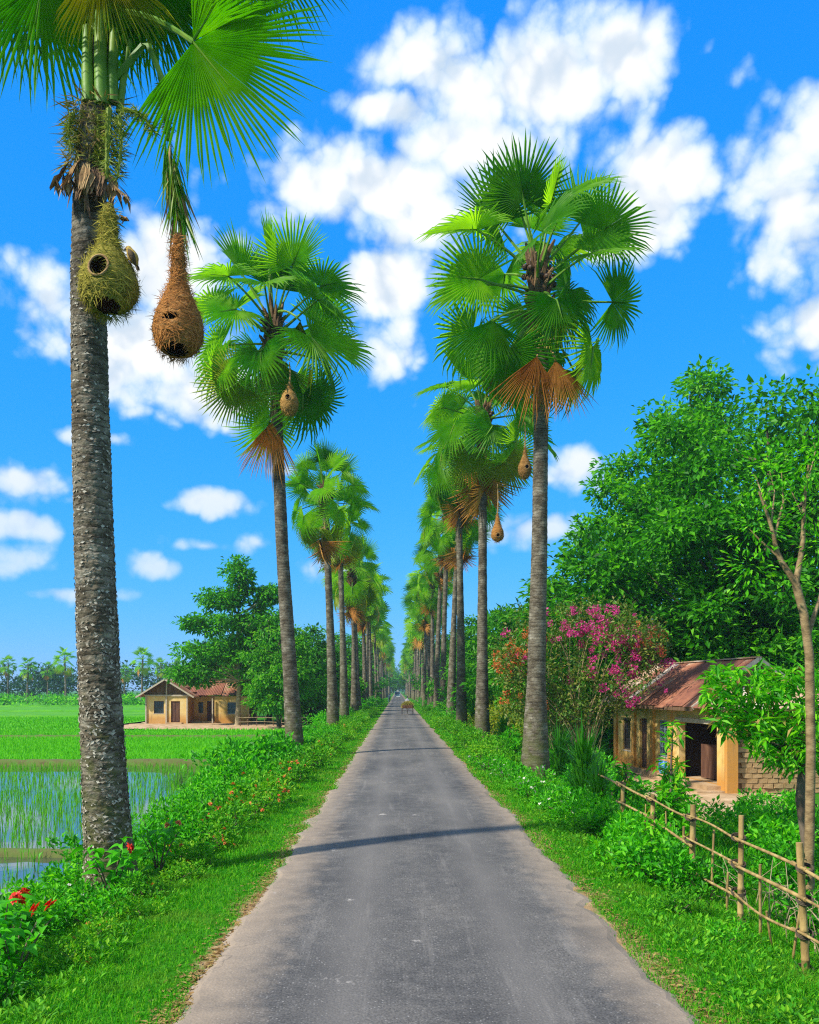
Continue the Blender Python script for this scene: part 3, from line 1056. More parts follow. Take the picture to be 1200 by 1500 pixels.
BOOTS = [boots_mesh(5, 0.22), boots_mesh(6, 0.22), boots_mesh(7, .22)]


def fruit_mesh():
    mb = MB()
    rr = np.random.default_rng(3)
    for k in range(9):
        a = k * 0.9
        c = np.array([math.cos(a) * .22, math.sin(a) * .22, -0.15 - .08 * (k % 4)])
        th = np.linspace(0, np.pi, 7)
        path = np.column_stack([np.zeros(7), np.zeros(7), np.cos(th) * .10]) + c
        tube(mb, path, np.sin(th) * .10 + .004, 8)
    tube(mb, [[0, 0, .25], [0, 0, -.1], [0, 0, -.4]], [.03, .04, .02], 6)
    return mb.mesh('fruit_cluster', noisy_mat('palm_fruit', [(0.02, 0.012, 0.008), (0.06, 0.03, 0.015), (0.10, 0.06, 0.02)], 4, 0.5, 0.2))


FRUIT = fruit_mesh()


def palm(base, path, rad, label, seed, n=34, sides=14, fine=9, size=1.0, dead=2, yel=3, group=None, lo=-50, cy_len=1.7, fruit=True, merged=None, extra=()):
    """path: list of (dx, dy, z) from the foot; base: (x, y)"""
    rr = np.random.default_rng(seed)
    x, y = base
    zb = float(gz(x, y))
    t = thing('toddy_palm', label, 'palm tree', (x, y, zb), group=group)
    P = [(0, 0, -0.15)] + [(a, b, c - zb) for a, b, c in path]
    me, _ = trunk_mesh(P, [rad[0] * 1.0] + list(rad), sides, fine, seed)
    ob('trunk', me, t)
    top = np.array(P[-1])
    if merged is not None:
        ob('crown', merged, t, tuple(top), (0, 0, rr.uniform(0, 6.28)), size)
        return t
    ob('leaf_base', BOOTS[seed % 3], t, tuple(top), (0, 0, rr.uniform(0, 6)), (size, size, size * cy_len / 1.6))
    if fruit:
        for k in range(2):
            a = rr.uniform(0, 6.28)
            ob('fruit_cluster', FRUIT, t, tuple(top + np.array([math.cos(a) * .3, math.sin(a) * .3, -.25 - .3 * k])))
    ph = rr.uniform(0, 6.28)
    for i in range(n):
        f = i / (n - 1)
        el_ = R(82 + (lo - 82) * (f ** 0.92)) + rr.normal(0, R(6))
        az_ = ph + i * 2.39996 + rr.normal(0, .12)
        pool = FR_UP if f < .2 else (FR_MID if f < .62 else FR_OLD)
        if i >= n - yel:
            pool = FR_YEL
        me = pool[rr.integers(len(pool))]
        z = -f * cy_len
        s = size * rr.uniform(.86, 1.08) * (0.9 if f < .08 else 1)
        tw = rr.normal(0, R(48))
        M = Matrix.Translation(Vector(top + np.array([math.cos(az_ + 1.57) * .12, math.sin(az_ + 1.57) * .12, z]))) @ orient(az_, el_, tw) @ Matrix.Scale(s, 4)
        ob('frond', me, t, mat=M)
    for i in range(dead):
        az_ = ph + i * 1.15 + 2.4 + rr.normal(0, .3)
        if i == 0:
            az_ = math.pi + rr.normal(0, .35)      # one hangs on the side of the road user
        M = Matrix.Translation(Vector(top + np.array([-math.sin(az_) * .15, math.cos(az_) * .15, -cy_len - .55 - .2 * i]))) @ orient(az_, R(-66 + rr.normal(0, 8)), rr.normal(0, .3)) @ Matrix.Scale(size, 4)
        d_ = ob('dead_frond', FR_DEAD[rr.integers(3)], t, mat=M)
        d_['label'] = 'withered orange-brown fan hanging below the green crown'
    for (hb, tp, dd, Rr, sp_, mt, nm) in extra:
        hub, yd = at(hb[0], hb[1], dd), at(tp[0], tp[1], dd - .1)
        yd = unit(yd - hub)
        hub = hub - np.array([x, y, zb])
        xd = unit(np.cross(yd, (0.05, -1, .25)))
        V, F = fan_verts(36, Rr, R(sp_), -.25, .05, .08, rr, tipw=.62, split=.44 if mt is M_FAND else .47, rag_=.24 if mt is M_FAND else .12)
        mb = MB()
        mb.add(V @ np.column_stack([xd, yd, np.cross(xd, yd)]).T + hub, F, 0)
        s0 = np.array([np.interp(hub[2] + .5, [p[2] for p in P], [p[0] for p in P]), 0, min(hub[2] + .9, top[2])])
        q = np.linspace(0, 1, 7)[:, None]
        mid = (s0 + hub) / 2 + [0, -.3, .35]
        tube(mb, (1 - q) ** 2 * s0 + 2 * q * (1 - q) * mid + q * q * hub, np.linspace(.06, .035, 7), 6, 1)
        o_ = ob(nm, mb.mesh(nm, [mt, M_PETD if mt is M_FAND else M_PET]), t)
        if mt is M_FAND:
            o_['label'] = 'withered orange-brown fan hanging below the green crown'
    return t


def crown_merged(seed, n=19):
    """one-mesh crown for palms too far off to tell their fronds apart"""
    rr = np.random.default_rng(seed)
    mb = MB()
    for i in range(n):
        f = i / (n - 1)
        el_ = R(82 - 134 * f) + rr.normal(0, R(6))
        az_ = i * 2.39996
        V, F = fan_verts(18, 1.5, R(138), .4, .10, .16, rr)
        M = orient(az_, el_, rr.normal(0, .6))
        M3 = np.array(M.to_3x3())
        hub = M3 @ np.array([0, 1.8, -.25])
        a = -R(30)
        T = np.array([[1, 0, 0], [0, math.cos(a), -math.sin(a)], [0, math.sin(a), math.cos(a)]])
        mat_i = 2 if f > .95 else (1 if f > .86 else 0)
        mb.add((V @ T.T) @ M3.T + hub + [0, 0, -f * 1.7], F, mat_i)
        tube(mb, [[0, 0, -f * 1.7], hub + [0, 0, -f * 1.7]], [.05, .03], 4, 3, cap=False)
    return mb.mesh('crown', [M_FAN, M_FANY, M_FAND, M_PET])


CM = [crown_merged(400 + k) for k in range(4)]

RAD = (0.42, 0.30, 0.23, 0.21, 0.20)


def std_path(lx, ly, zt):
    """gentle lean, foot at the origin"""
    return [(0, 0, .25), (lx * .12, ly * .1, zt * .2), (lx * .4, ly * .4, zt * .5), (lx * .75, ly * .8, zt * .8), (lx, ly, zt)]


# --- paddy side of the road
palm((-4.03, 35), [(0, 0, .2), (-.18, 0, 3), (-.5, 0, 8), (-.72, 0, 13), (-.85, 0, 17.4)], (0.37, 0.29, 0.245, 0.23, 0.22),
     'toddy palm with broad crown, one orange dead fan and a nest, beside the paddy', 21, 29, 20, 14, 1.25, 0, 2, 'toddy palms lining the road', lo=-40, cy_len=2.1,
     extra=[((398, 618), (386, 705), 34.2, 2.25, 38, M_FAND, 'dead_frond'), ((404, 530), (412, 600), 33.9, 1.9, 62, M_FANY, 'frond'), ((440, 470), (432, 540), 33.8, 1.5, 30, M_FANY, 'frond')])
palm((-4.05, 56), std_path(-.55, 0, 15.4), RAD, 'toddy palm with slim crown and brown dead skirt behind the nest palm', 22, 21, 14, 10, .98, 4, 4, 'toddy palms lining the road')
# --- house side of the road
palm((4.5, 29), [(0, 0, .2), (.05, 0, 3), (.16, 0, 8), (.22, 0, 13), (.12, 0, 16.7)], (0.46, 0.30, 0.25, 0.23, 0.23),
     'tallest-looking toddy palm, twin brown dead fans, standing beside the bougainvillea', 33, 27, 20, 14, 1.2, 0, 2, 'toddy palms lining the road', lo=-36, cy_len=2.1,
     extra=[((787, 522), (770, 608), 27.3, 1.85, 44, M_FAND, 'dead_frond'), ((814, 528), (828, 608), 27.4, 1.75, 42, M_FAND, 'dead_frond'), ((812, 450), (824, 512), 27.8, 1.5, 58, M_FANY, 'frond'), ((722, 470), (716, 540), 27.2, 1.6, 70, M_FAN, 'frond')])
palm((4.5, 47), std_path(.05, 0, 17.6), RAD, 'toddy palm with rusty dead skirt and two hanging nests', 34, 28, 14, 10, 1.3, 5, 5, 'toddy palms lining the road')
palm((4.5, 62), std_path(-.25, 0, 19.2), RAD, 'toddy palm one place beyond the palm with two hanging nests', 35, 27, 12, 9, 1.25, 4, 4, 'toddy palms lining the road')
LAB_L = 'tall toddy palm in the distant part of the row along the paddy side'
LAB_R = 'tall toddy palm in the distant part of the row along the houses side'
for side, start, seed0, lab, xx in ((-1, 73.0, 500, LAB_L, -4.1), (1, 74.0, 600, LAB_R, 4.5)):
    d = start
    k = 0
    while d < 520:
        rr = np.random.default_rng(seed0 + k)
        zt = 15.0 + rr.normal(0, 1.7) + (3.6 if side > 0 and d < 140 else .8)
        px_ = xx + rr.normal(0, .28)
        far = d > 128
        palm((px_, d), std_path(side * rr.uniform(-.3, .9), rr.normal(0, .5), zt), [v * rr.uniform(.85, 1.1) for v in RAD], lab, seed0 + k, int(rr.integers(19, 28)), 10 if not far else 7, 6 if not far else 3, rr.uniform(1.0, 1.28), rr.integers(2, 6), rr.integers(2, 7),
             'distant palms of the paddy side row' if side < 0 else 'distant palms of the houses side row', fruit=not far, merged=CM[k % 4] if far else None)
        d += rr.uniform(7.0, 14.5) if d < 150 else rr.uniform(12, 20)
        k += 1

# palms far across the rice fields
for k, (px_, py_top, d, s) in enumerate([(12, 958, 225, .8), (40, 960, 215, .85), (97, 946, 200, .95), (208, 946, 205, .95), (236, 962, 235, .8), (-25, 955, 220, .9), (262, 960, 228, .8), (70, 968, 238, .7), (182, 972, 236, .7)]):
    x = (px_ - VX) / FPX * d
    zt = CAM_H + (VY - py_top) / FPX * d - 2.9 * s
    rr = np.random.default_rng(700 + k)
    palm((x, d), std_path(rr.normal(0, .4), 0, zt), [v * s for v in RAD], 'far-off toddy palm standing before the wood across the rice fields', 700 + k, size=s, sides=7, fine=2, group='palms across the rice fields', merged=CM[k % 4])
for k, (px_, d, zt) in enumerate([(735, 78, 7.6), (752, 84, 6.9)]):
    x = (px_ - VX) / FPX * d
    palm((x, d), std_path(0, 0, zt), [v * .9 for v in RAD], 'low young toddy palm in the thicket behind the roadside row', 730 + k, size=.85, sides=8, fine=3, group='young palms in the thicket', merged=CM[k % 4])


# --- the near palm at the road edge, with the weaver nests
def near_palm():
    d0 = 12.6
    bx, by = -4.04, d0
    zb = float(gz(bx, by))
    t = thing('toddy_palm', 'near thick-stemmed toddy palm with two big weaver nests hanging from it', 'palm tree', (bx, by, zb), group='toddy palms lining the road')
    prof = [(1330, 166, 84), (1300, 164, 79), (1250, 160, 74), (1180, 155, 70), (1000, 146, 65), (800, 138, 60), (600, 132.5, 56), (470, 130, 54), (350, 129, 52), (250, 133, 50), (150, 142, 46), (60, 146, 36)]
    P, rad = [], []
    for (py_, px_, w) in prof:
        p = at(px_, py_, d0)
        P.append((p[0] - bx, 0.0, p[2] - zb))
        rad.append(w / FPX * d0 / 2 * .92)
    P[0] = (P[0][0], 0, -0.12)
    me, (cx, cyy, z, r0) = trunk_mesh(P, rad, 96, 62, 77)
    ob('trunk', me, t)
    # loose scales of bark standing off the stem
    rr = np.random.default_rng(9)
    mb = MB()
    n = 7000
    zz = rr.uniform(0.05, 9.0, n)
    zz = np.where(rr.uniform(0, 1, n) < .35, zz * .45, zz)
    a = rr.uniform(0, 2 * np.pi, n)
    ok = smooth_noise(a * 1.5, zz * 1.6, 5, 1.3) + .5 * smooth_noise(a * 3, zz * 4, 6, 1.5) > rr.uniform(-.55, .6, n)
    zz, a = zz[ok], a[ok]
    n = len(zz)
    rad_ = np.interp(zz, z, r0) * (1 + .1 * np.exp(-zz / .5)) + 0.004
    c = np.column_stack([np.interp(zz, z, cx), np.interp(zz, z, cyy), zz])
    out = np.column_stack([np.cos(a), np.sin(a), np.zeros(n)])
    tan = np.column_stack([-np.sin(a), np.cos(a), np.zeros(n)])
    sgn = np.where(rr.uniform(0, 1, n) < .5, -1, 1)[:, None]
    tilt = np.where(zz < 4.5, 1.0, .35)[:, None]
    D = tan * sgn + np.array([[0, 0, 1.0]]) * rr.normal(0, .8, (n, 1)) * tilt + out * rr.uniform(0.0, .16, (n, 1))
    leaves(mb, c + out * rad_[:, None], D, out, rr.uniform(.025, .085, n) * np.interp(zz, [0, 4, 9], [1.15, 1, .8]), rr.uniform(.014, .045, n), fold=.12)
    stuff(ob('bark_scale', mb.mesh('bark_scale', M_FLAKE), t))

    def loc(px_, py_, dd=d0):
        p = at(px_, py_, dd)
        return p - np.array([bx, by, zb])

    # big fans; (hub px, tip px, distance, normal, radius, spread, material)
    top = loc(146, 40)
    fans = [((283, 62), (400, 205), 12.25, (-.25, -1, .25), 1.95, 78, M_FAN, .12, .04),
            ((283, 60), (335, -20), 12.35, (-.2, -1, .1), 1.2, 40, M_FAN, .3, .05),
            ((62, -30), (38, 120), 12.2, (.3, -1, .3), 1.55, 110, M_FAN, -.5, .10),
            ((105, -60), (70, 90), 12.9, (.2, -1, .5), 1.6, 100, M_FAN, -.6, .12),
            ((150, -48), (158, 60), 11.9, (0, -1, .4), 1.0, 75, M_FANY, -.7, .10),
            ((205, -40), (222, 110), 12.9, (-.2, -1, .3), 1.5, 100, M_FAN, -.5, .12),
            ((235, -10), (170, 100), 13.2, (-.3, -1, .3), 1.35, 105, M_FAN, -.4, .12),
            ((180, -65), (150, 60), 12.4, (.1, -1, .5), 1.25, 90, M_FAN, -.5, .1),
            ((385, -90), (432, 30), 12.4, (-.2, -1, .4), 1.35, 95, M_FAN, -.3, .1),
            ((10, -60), (-5, 90), 12.8, (.3, -1, .3), 1.6, 110, M_FAN, -.4, .1),
            ((330, -60), (352, 30), 13.0, (-.1, -1, .5), 1.2, 60, M_FAN, -.5, .1),
            ((330, -130), (420, -220), 12.6, (-.6, -.6, .8), 1.7, 150, M_FAN, .4, .05),
            ((150, -250), (160, -420), 12.9, (.1, -1, .2), 1.8, 130, M_FAN, .4, .03),
            ((20, -180), (-80, -300), 12.6, (.6, -.6, .6), 1.7, 140, M_FAN, .4, .05),
            ((80, -230), (40, -400), 13.2, (.3, -.6, .3), 1.7, 130, M_FAN, .4, .05),
            ((230, -220), (290, -380), 13.2, (-.3, -.6, .3), 1.7, 130, M_FAN, .4, .05)]
    for k, (hb, tp, dd, nm, Rr, sp_, mt, cup, dr) in enumerate(fans):
        rr = np.random.default_rng(800 + k)
        hub = loc(hb[0], hb[1], dd)
        yd = loc(tp[0], tp[1], dd - .15) - hub
        yd = yd / np.linalg.norm(yd)
        nm = np.asarray(nm, float)
        xd = unit(np.cross(yd, nm))
        zd = np.cross(xd, yd)
        M = np.column_stack([xd, yd, zd])
        V, F = fan_verts(54, Rr, R(sp_), cup, dr, .16 if k else .07, rr, rag_=.10)
        mb = MB()
        mb.add(V @ M.T + hub, F, 0)
        s0 = top + np.array([rr.normal(0, .07), rr.normal(0, .07), rr.uniform(-.3, .25)])
        tt = np.linspace(0, 1, 9)[:, None]
        mid = (s0 + hub) / 2 + np.array([0, 0, .22 * np.linalg.norm(hub - s0)])
        path = (1 - tt) ** 2 * s0 + 2 * tt * (1 - tt) * mid + tt ** 2 * hub
        tube(mb, path, np.interp(tt[:, 0], [0, .25, 1], [.085, .05, .03]), 6, 1)
        rib = hub + np.outer(np.linspace(0, Rr * .42, 4), yd) + zd * .015
        tube(mb, rib, [.014, .010, .006, .002], 4, 1)
        ob('frond', mb.mesh('frond', [mt, M_PET]), t)
    # stout green stalk bases that sheathe the head of the stem
    for k, (px0, py0, px1, py1, w) in enumerate([(130, 150, 128, 40, .085), (150, 155, 147, 20, .10), (165, 150, 168, 30, .075), (140, 150, 138, 30, .08), (175, 165, 190, 60, .05)]):
        mb = MB()
        p0, p1 = loc(px0, py0, 12.42 + .03 * k), loc(px1, py1, 12.45 + .03 * k)
        tube(mb, [p0, p0 * .6 + p1 * .4 + [0, -.03, 0], p1], [w * 1.15, w, w * .8], 8)
        ob('stalk_base', mb.mesh('stalk_base', M_PET, True), t)
    # fibrous mat, old leaf bases and flower strands round the neck
    mb = MB()
    rr = np.random.default_rng(31)
    n = 900
    zz = loc(0, 150)[2] - rr.uniform(0, 1.0, n)
    a = rr.uniform(0, 6.28, n)
    c = np.column_stack([np.interp(zz, z, cx), np.interp(zz, z, cyy), zz])
    out = np.column_stack([np.cos(a), np.sin(a), np.zeros(n)])
    D = out * rr.uniform(.1, 1, (n, 1)) + np.column_stack([rr.normal(0, .4, (n, 2)), rr.uniform(-1.2, .2, n)])
    leaves(mb, c + out * rr.uniform(.2, .32, (n, 1)), D, rr.normal(0, 1, (n, 3)), rr.uniform(.12, .4, n), rr.uniform(.01, .03, n))
    stuff(ob('neck_fibre', mb.mesh('neck_fibre', leaf_mat('neck_fibre', [(0.07, 0.045, 0.02), (0.20, 0.14, 0.05), (0.30, 0.25, 0.07), (0.13, 0.19, 0.03)], .1, .8, .1)), t))
    M_STR = leaf_mat('flower_strand', [(0.10, 0.15, 0.015), (0.20, 0.28, 0.03), (0.34, 0.36, 0.06)], .25, .6, .2)
    for k, (pts, w) in enumerate([([(160, 160), (158, 200), (156, 255)], .075), ([(175, 170), (178, 210), (172, 262)], .05), ([(180, 160), (205, 165), (228, 195)], .05), ([(108, 165), (100, 190), (104, 215)], .045), ([(145, 170), (143, 215), (146, 240)], .05), ([(238, 120), (240, 160), (246, 205)], .055), ([(122, 165), (112, 200), (116, 240)], .04)]):
        mb = MB()
        dd = 12.2 + .04 * k
        path = np.array([loc(a_, b_, dd) for a_, b_ in pts])
        tq = np.linspace(0, 1, 12)
        path = np.column_stack([np.interp(tq, [0, .5, 1], path[:, q]) for q in range(3)])
        tube(mb, path, np.linspace(w * .6, w * .25, 12), 6)
        rr = np.random.default_rng(60 + k)
        n = 240
        f = rr.uniform(0, 1, n)
        c = np.column_stack([np.interp(f, tq, path[:, q]) for q in range(3)])
        o_ = unit(rr.normal(0, 1, (n, 3)))
        leaves(mb, c, o_ + np.array([[0, 0, -.35]]), rr.normal(0, 1, (n, 3)), rr.uniform(.08, .22, n), .014)
        ob('flower_strand', mb.mesh('flower_strand', M_STR), t)
    # torn brown sheaths
    for k, (px_, py_, L, az_) in enumerate([(100, 240, .55, -2.6), (112, 235, .62, -2.0), (128, 238, .7, -1.6), (143, 245, .62, -1.3), (160, 255, .5, -1.0), (92, 255, .4, -2.9), (120, 262, .6, -1.8), (172, 275, .35, -.4), (178, 318, .2, -.3), (150, 260, .55, -1.4), (106, 252, .5, -2.2), (135, 250, .5, -1.5)]):
        mb = MB()
        rr = np.random.default_rng(90 + k)
        p0 = loc(px_, py_, 12.28 + rr.normal(0, .03))
        o_ = np.array([math.cos(az_), math.sin(az_), 0])
        for q in range(5):
            s_ = np.array([-o_[1], o_[0], 0]) * rr.normal(0, .05)
            path = [p0 + s_, p0 + s_ + o_ * .10 + [0, 0, -L * .35], p0 + s_ * 2.0 + o_ * (.06 + rr.normal(0, .04)) + [0, 0, -L * rr.uniform(.75, 1.05)]]
            path = np.array(path)
            leaves(mb, path[:1], path[1:2] - path[:1], [o_ + rr.normal(0, .3, 3)], L * .75, rr.uniform(.05, .11))
            leaves(mb, path[1:2] - (path[1:2] - path[:1]) * .3, path[2:] - path[1:2] + rr.normal(0, .06, 3), [o_ + rr.normal(0, .5, 3)], L * rr.uniform(.4, .8), rr.uniform(.04, .09))
        ob('dry_sheath', mb.mesh('dry_sheath', M_BOOT if k % 3 == 0 else M_PETD), t)
    # the collapsed fan that carries the brown nest
    rr = np.random.default_rng(5)
    mb = MB()
    s0, s1, s2, s3 = loc(165, 120, 12.5), loc(215, 60, 12.4), loc(240, 120, 12.3), loc(247, 205, 12.3)
    tq = np.linspace(0, 1, 14)
    ctrl = np.array([s0, s1, s2, s3])
    path = np.column_stack([np.interp(tq, [0, .35, .65, 1], ctrl[:, q]) for q in range(3)])
    tube(mb, path, np.linspace(.05, .035, 14), 6, 1)
    n = 230
    P = s3 + rr.normal(0, .035, (n, 3)) + np.column_stack([np.zeros((n, 2)), -rr.uniform(0, .9, n)])
    P[:, 0] += (s3[2] - P[:, 2]) * .16
    D = np.column_stack([rr.normal(.08, .20, n), rr.normal(0, .20, n), -np.ones(n)])
    leaves(mb, P, D, rr.normal(0, 1, (n, 3)), rr.uniform(.45, .95, n), rr.uniform(.02, .045, n), rr.choice([0, 0, 2, 3], n))
    cf = ob('frond', mb.mesh('frond', [M_FAN, M_PET, M_FANY, M_PETD]), t)
    cf['label'] = 'collapsed half-dry fan drooping like a brush above the brown nest'
    return t


near_palm()


# ------------------------------------------------------------------ broad-leaved trees
M_BARK = noisy_mat('grey_brown_bark', [(0.045, 0.032, 0.022), (0.11, 0.08, 0.055), (0.19, 0.15, 0.11)], 5, 0.9, 0.7, 18, stretch=(1, 1, .35))
M_BARKP = noisy_mat('pale_smooth_bark', [(0.14, 0.11, 0.055), (0.30, 0.235, 0.13), (0.44, 0.36, 0.22)], 4, 0.8, 0.4, 24, stretch=(1, 1, 2.2))
M_LEAF_A = leaf_mat('broad_leaf_mid', [(0.005, 0.06, 0.002), (0.030, 0.21, 0.003), (0.09, 0.38, 0.005), (0.22, 0.52, 0.009)], .42, .5, .22, tcol=1.7)
M_LEAF_B = leaf_mat('broad_leaf_fresh', [(0.006, 0.07, 0.002), (0.032, 0.25, 0.003), (0.10, 0.44, 0.006), (0.26, 0.60, 0.012)], .45, .5, .22, tcol=1.7)
M_LEAF_C = leaf_mat('broad_leaf_dark', [(0.005, 0.05, 0.002), (0.024, 0.17, 0.004), (0.07, 0.30, 0.006), (0.17, 0.42, 0.010)], .42, .5, .22, tcol=1.7)
M_LEAF_Y = leaf_mat('yellow_green_leaf', [(0.09, 0.20, 0.006), (0.22, 0.32, 0.012), (0.42, 0.38, 0.02)], .4, .5, .3)
M_WOOD = leaf_mat('haze_tinted_foliage', [(0.004, 0.035, 0.015), (0.010, 0.07, 0.024), (0.03, 0.13, 0.02)], .3, .6, .2)  # blue of the distant haze is mixed into these leaf colours


def tree_meshes(seed, lobes, trunk, ncl, per, leafL, leaf_m, bark, rad=0.3, spreadcl=0.75, flat=0.55, limbs=26, wl=0.42, hang=0.25):
    """lobes: (x,y,z,rx,ry,rz,weight); trunk: points from the foot upward"""
    rr = np.random.default_rng(seed)
    lob = np.array(lobes, float)
    w = lob[:, 6] / lob[:, 6].sum()
    pick = rr.choice(len(lob), ncl, p=w)
    u_ = unit(rr.normal(0, 1, (ncl, 3)))
    r_ = rr.uniform(0.12, 1, (ncl, 1)) ** 0.42
    C = lob[pick, :3] + u_ * r_ * lob[pick, 3:6]
    # drop clusters at random so that sky shows through
    trunk = np.asarray(trunk, float)
    mb = MB()
    tn = len(trunk)
    tt = np.linspace(0, 1, 22)
    tp = np.column_stack([np.interp(tt, np.linspace(0, 1, tn), trunk[:, q]) for q in range(3)])
    tube(mb, tp, np.interp(tt, [0, .05, .6, 1], [rad * 1.5, rad, rad * .55, rad * .12]), 9)
    idx = rr.choice(ncl, min(limbs, ncl), replace=False)
    for k in idx:
        c = C[k]
        zz = np.clip(c[2] - np.linalg.norm(c[:2] - tp[-1, :2]) * rr.uniform(.5, 1.0), tp[:, 2].max() * .28, tp[:, 2].max() * .97)
        s = tp[np.argmin(abs(tp[:, 2] - zz))]
        q = np.linspace(0, 1, 7)[:, None]
        mid = (s + c) / 2 + np.array([rr.normal(0, .3), rr.normal(0, .3), -.12 * np.linalg.norm(c - s)])
        pth = (1 - q) ** 2 * s + 2 * q * (1 - q) * mid + q * q * c
        r0 = rad * rr.uniform(.22, .42)
        tube(mb, pth, np.linspace(r0, r0 * .15, 7), 5, cap=False)
    tm = mb.mesh('trunk', bark, True)
    n = ncl * per
    cl = np.repeat(np.arange(ncl), per)
    sz = rr.uniform(.55, 1.25, ncl)[cl][:, None] * spreadcl
    g = unit(rr.normal(0, 1, (n, 3))) * rr.uniform(.1, 1, (n, 1)) ** .6
    P = C[cl] + g * sz * np.array([[1, 1, flat]])
    D = g * np.array([[1, 1, .5]]) + unit(rr.normal(0, 1, (n, 3))) * .55 + np.array([[0, 0, -hang]])
    Nn = np.array([[0, 0, 1.0]]) + rr.normal(0, .45, (n, 3))
    L = leafL * rr.uniform(.6, 1.25, n)
    mb = MB()
    leaves(mb, P, D, Nn, L, L * wl, droop=.12)
    cm = mb.mesh('crown', leaf_m)
    return tm, cm


def put_tree(name, label, meshes, x, y, sc=1.0, rz=0.0, group=None, z=None):
    zz = float(gz(x, y)) - 0.05 if z is None else z
    t = thing(name, label, 'tree', (x, y, zz), rz, sc, group)
    ob('trunk', meshes[0], t)
    ob('crown', meshes[1], t)
    return t


# big spreading tree behind the right-hand house
big = tree_meshes(1, [(0, 0, 12.5, 6.8, 6, 5.2, 4), (-4.6, -1, 9.2, 4.6, 4.5, 3.4, 3), (5.0, 0, 13.0, 5.5, 5, 4.2, 3), (-1, -2, 6.6, 6.5, 4, 2.2, 2), (5, -2, 7.5, 5.5, 4, 3, 2)],
                  [(0, 0, 0), (.2, 0, 3), (-.3, .2, 7), (.4, 0, 12), (.2, 0, 16)], 150, 260, .38, M_LEAF_A, M_BARK, .42, 1.7, .72, 44, .55, .05)
put_tree('spreading_tree', 'massive spreading leafy tree overhanging the rusty-roofed house', big, 19.6, 47.5, 1.1)
tall = tree_meshes(2, [(0, 0, 19.5, 3.2, 3, 3.4, 2), (-2.5, 0, 15.5, 3.2, 3, 3.0, 2), (1.8, 0, 15, 4, 3, 4, 2), (-4, 0, 12, 3, 3, 2.6, 1.2), (-6.2, 0, 8.5, 2.6, 3, 3.4, 1)],
                   [(0, 0, 0), (.3, 0, 5), (-.2, 0, 11), (.2, 0, 17), (0, 0, 21.5)], 95, 200, .40, M_LEAF_A, M_BARK, .4, 1.5, .75, 36, .55, .05)
put_tree('tall_tree', 'taller dark green tree rising behind the massive spreading tree', tall, 19.8, 60, 1.1)
und = tree_meshes(3, [(0, 0, 4.2, 3.2, 3, 2.6, 2), (-2, 0, 3.0, 2.6, 2.4, 2.0, 2), (2.3, 0, 3.2, 2.6, 2.4, 2.2, 2)], [(0, 0, 0), (.1, .1, 2), (0, 0, 5)], 110, 70, .38, M_LEAF_A, M_BARK, .2, .85, .7, 18)
und2 = tree_meshes(4, [(0, 0, 6.0, 2.8, 2.8, 3.0, 3), (.6, 0, 3.4, 3.0, 2.8, 2.0, 2), (-1.2, 0, 4.2, 2.4, 2.4, 1.6, 1)], [(0, 0, 0), (.2, .1, 3), (0, 0, 8)], 120, 64, .42, M_LEAF_C, M_BARK, .22, .85, .6, 18)
lite = tree_meshes(5, [(0, 0, 5.5, 2.0, 2, 2.6, 3), (.4, 0, 3.4, 2.2, 2, 1.4, 2)], [(0, 0, 0), (.2, .1, 3), (0, 0, 7.5)], 46, 50, .42, M_LEAF_A, M_BARK, .14, .8, .6, 14)
gR = 'dense green trees filling in behind the house'
for k, (x, y, s, me) in enumerate([(13.5, 48, 1.15, und), (17.5, 46, 1.1, und2), (22, 44, 1.2, und), (16, 53, 1.5, und2), (11, 53, 1.1, und), (24, 52, 1.4, und2), (20, 41, 1.0, und), (9.6, 58, 1.25, und2)]):
    put_tree('understory_tree', 'low dense green tree filling the gap behind the rusty-roofed house', me, x, y, s, k * 1.3, gR)
put_tree('slender_tree', 'thin open-crowned young tree rising above the bougainvillea', lite, 8.3, 45.5, 1.05, .4)
for k, (x, y, s, rz) in enumerate([(12.6, 52, 1.3, 1), (11.4, 60, 1.2, 2.2)]):
    put_tree('slender_tree', 'open-crowned slender tree at the road end of the grove', lite, x, y, s, rz, 'slender trees at the grove edge')

# the tree beside the left-hand house: tiers of level branches
tier = tree_meshes(6, [(0.3, 0, 15.0, 1.6, 1.6, 1.6, 1.0), (-1.6, 0, 12.6, 2.2, 2.2, .9, 1.1), (1.6, 0, 12.8, 2.2, 2.2, 1.0, 1.1), (-2.4, 0, 10.2, 2.6, 2.6, 1.0, 1.3), (2.0, 0, 10.4, 2.8, 2.6, 1.0, 1.3), (-3.0, 0, 7.4, 3.0, 2.6, 1.3, 1.6), (1.6, 0, 7.6, 3.2, 2.6, 1.4, 1.6), (-4.0, 0, 5.3, 2.4, 2.2, 1.0, 1.0), (2.8, 0, 5.2, 2.4, 2.2, 1.2, 1)],
                   [(0, 0, 0), (.15, 0, 4), (0, 0, 9), (.3, 0, 16.3)], 200, 80, .48, M_LEAF_A, M_BARKP, .28, 1.1, .5, 34, .45, .15)
put_tree('tiered_tree', 'tall tree with level tiers of leaves shading the far house', tier, -15.4, 85.5, 1.0)
gL = 'leafy trees behind the paddy side row'
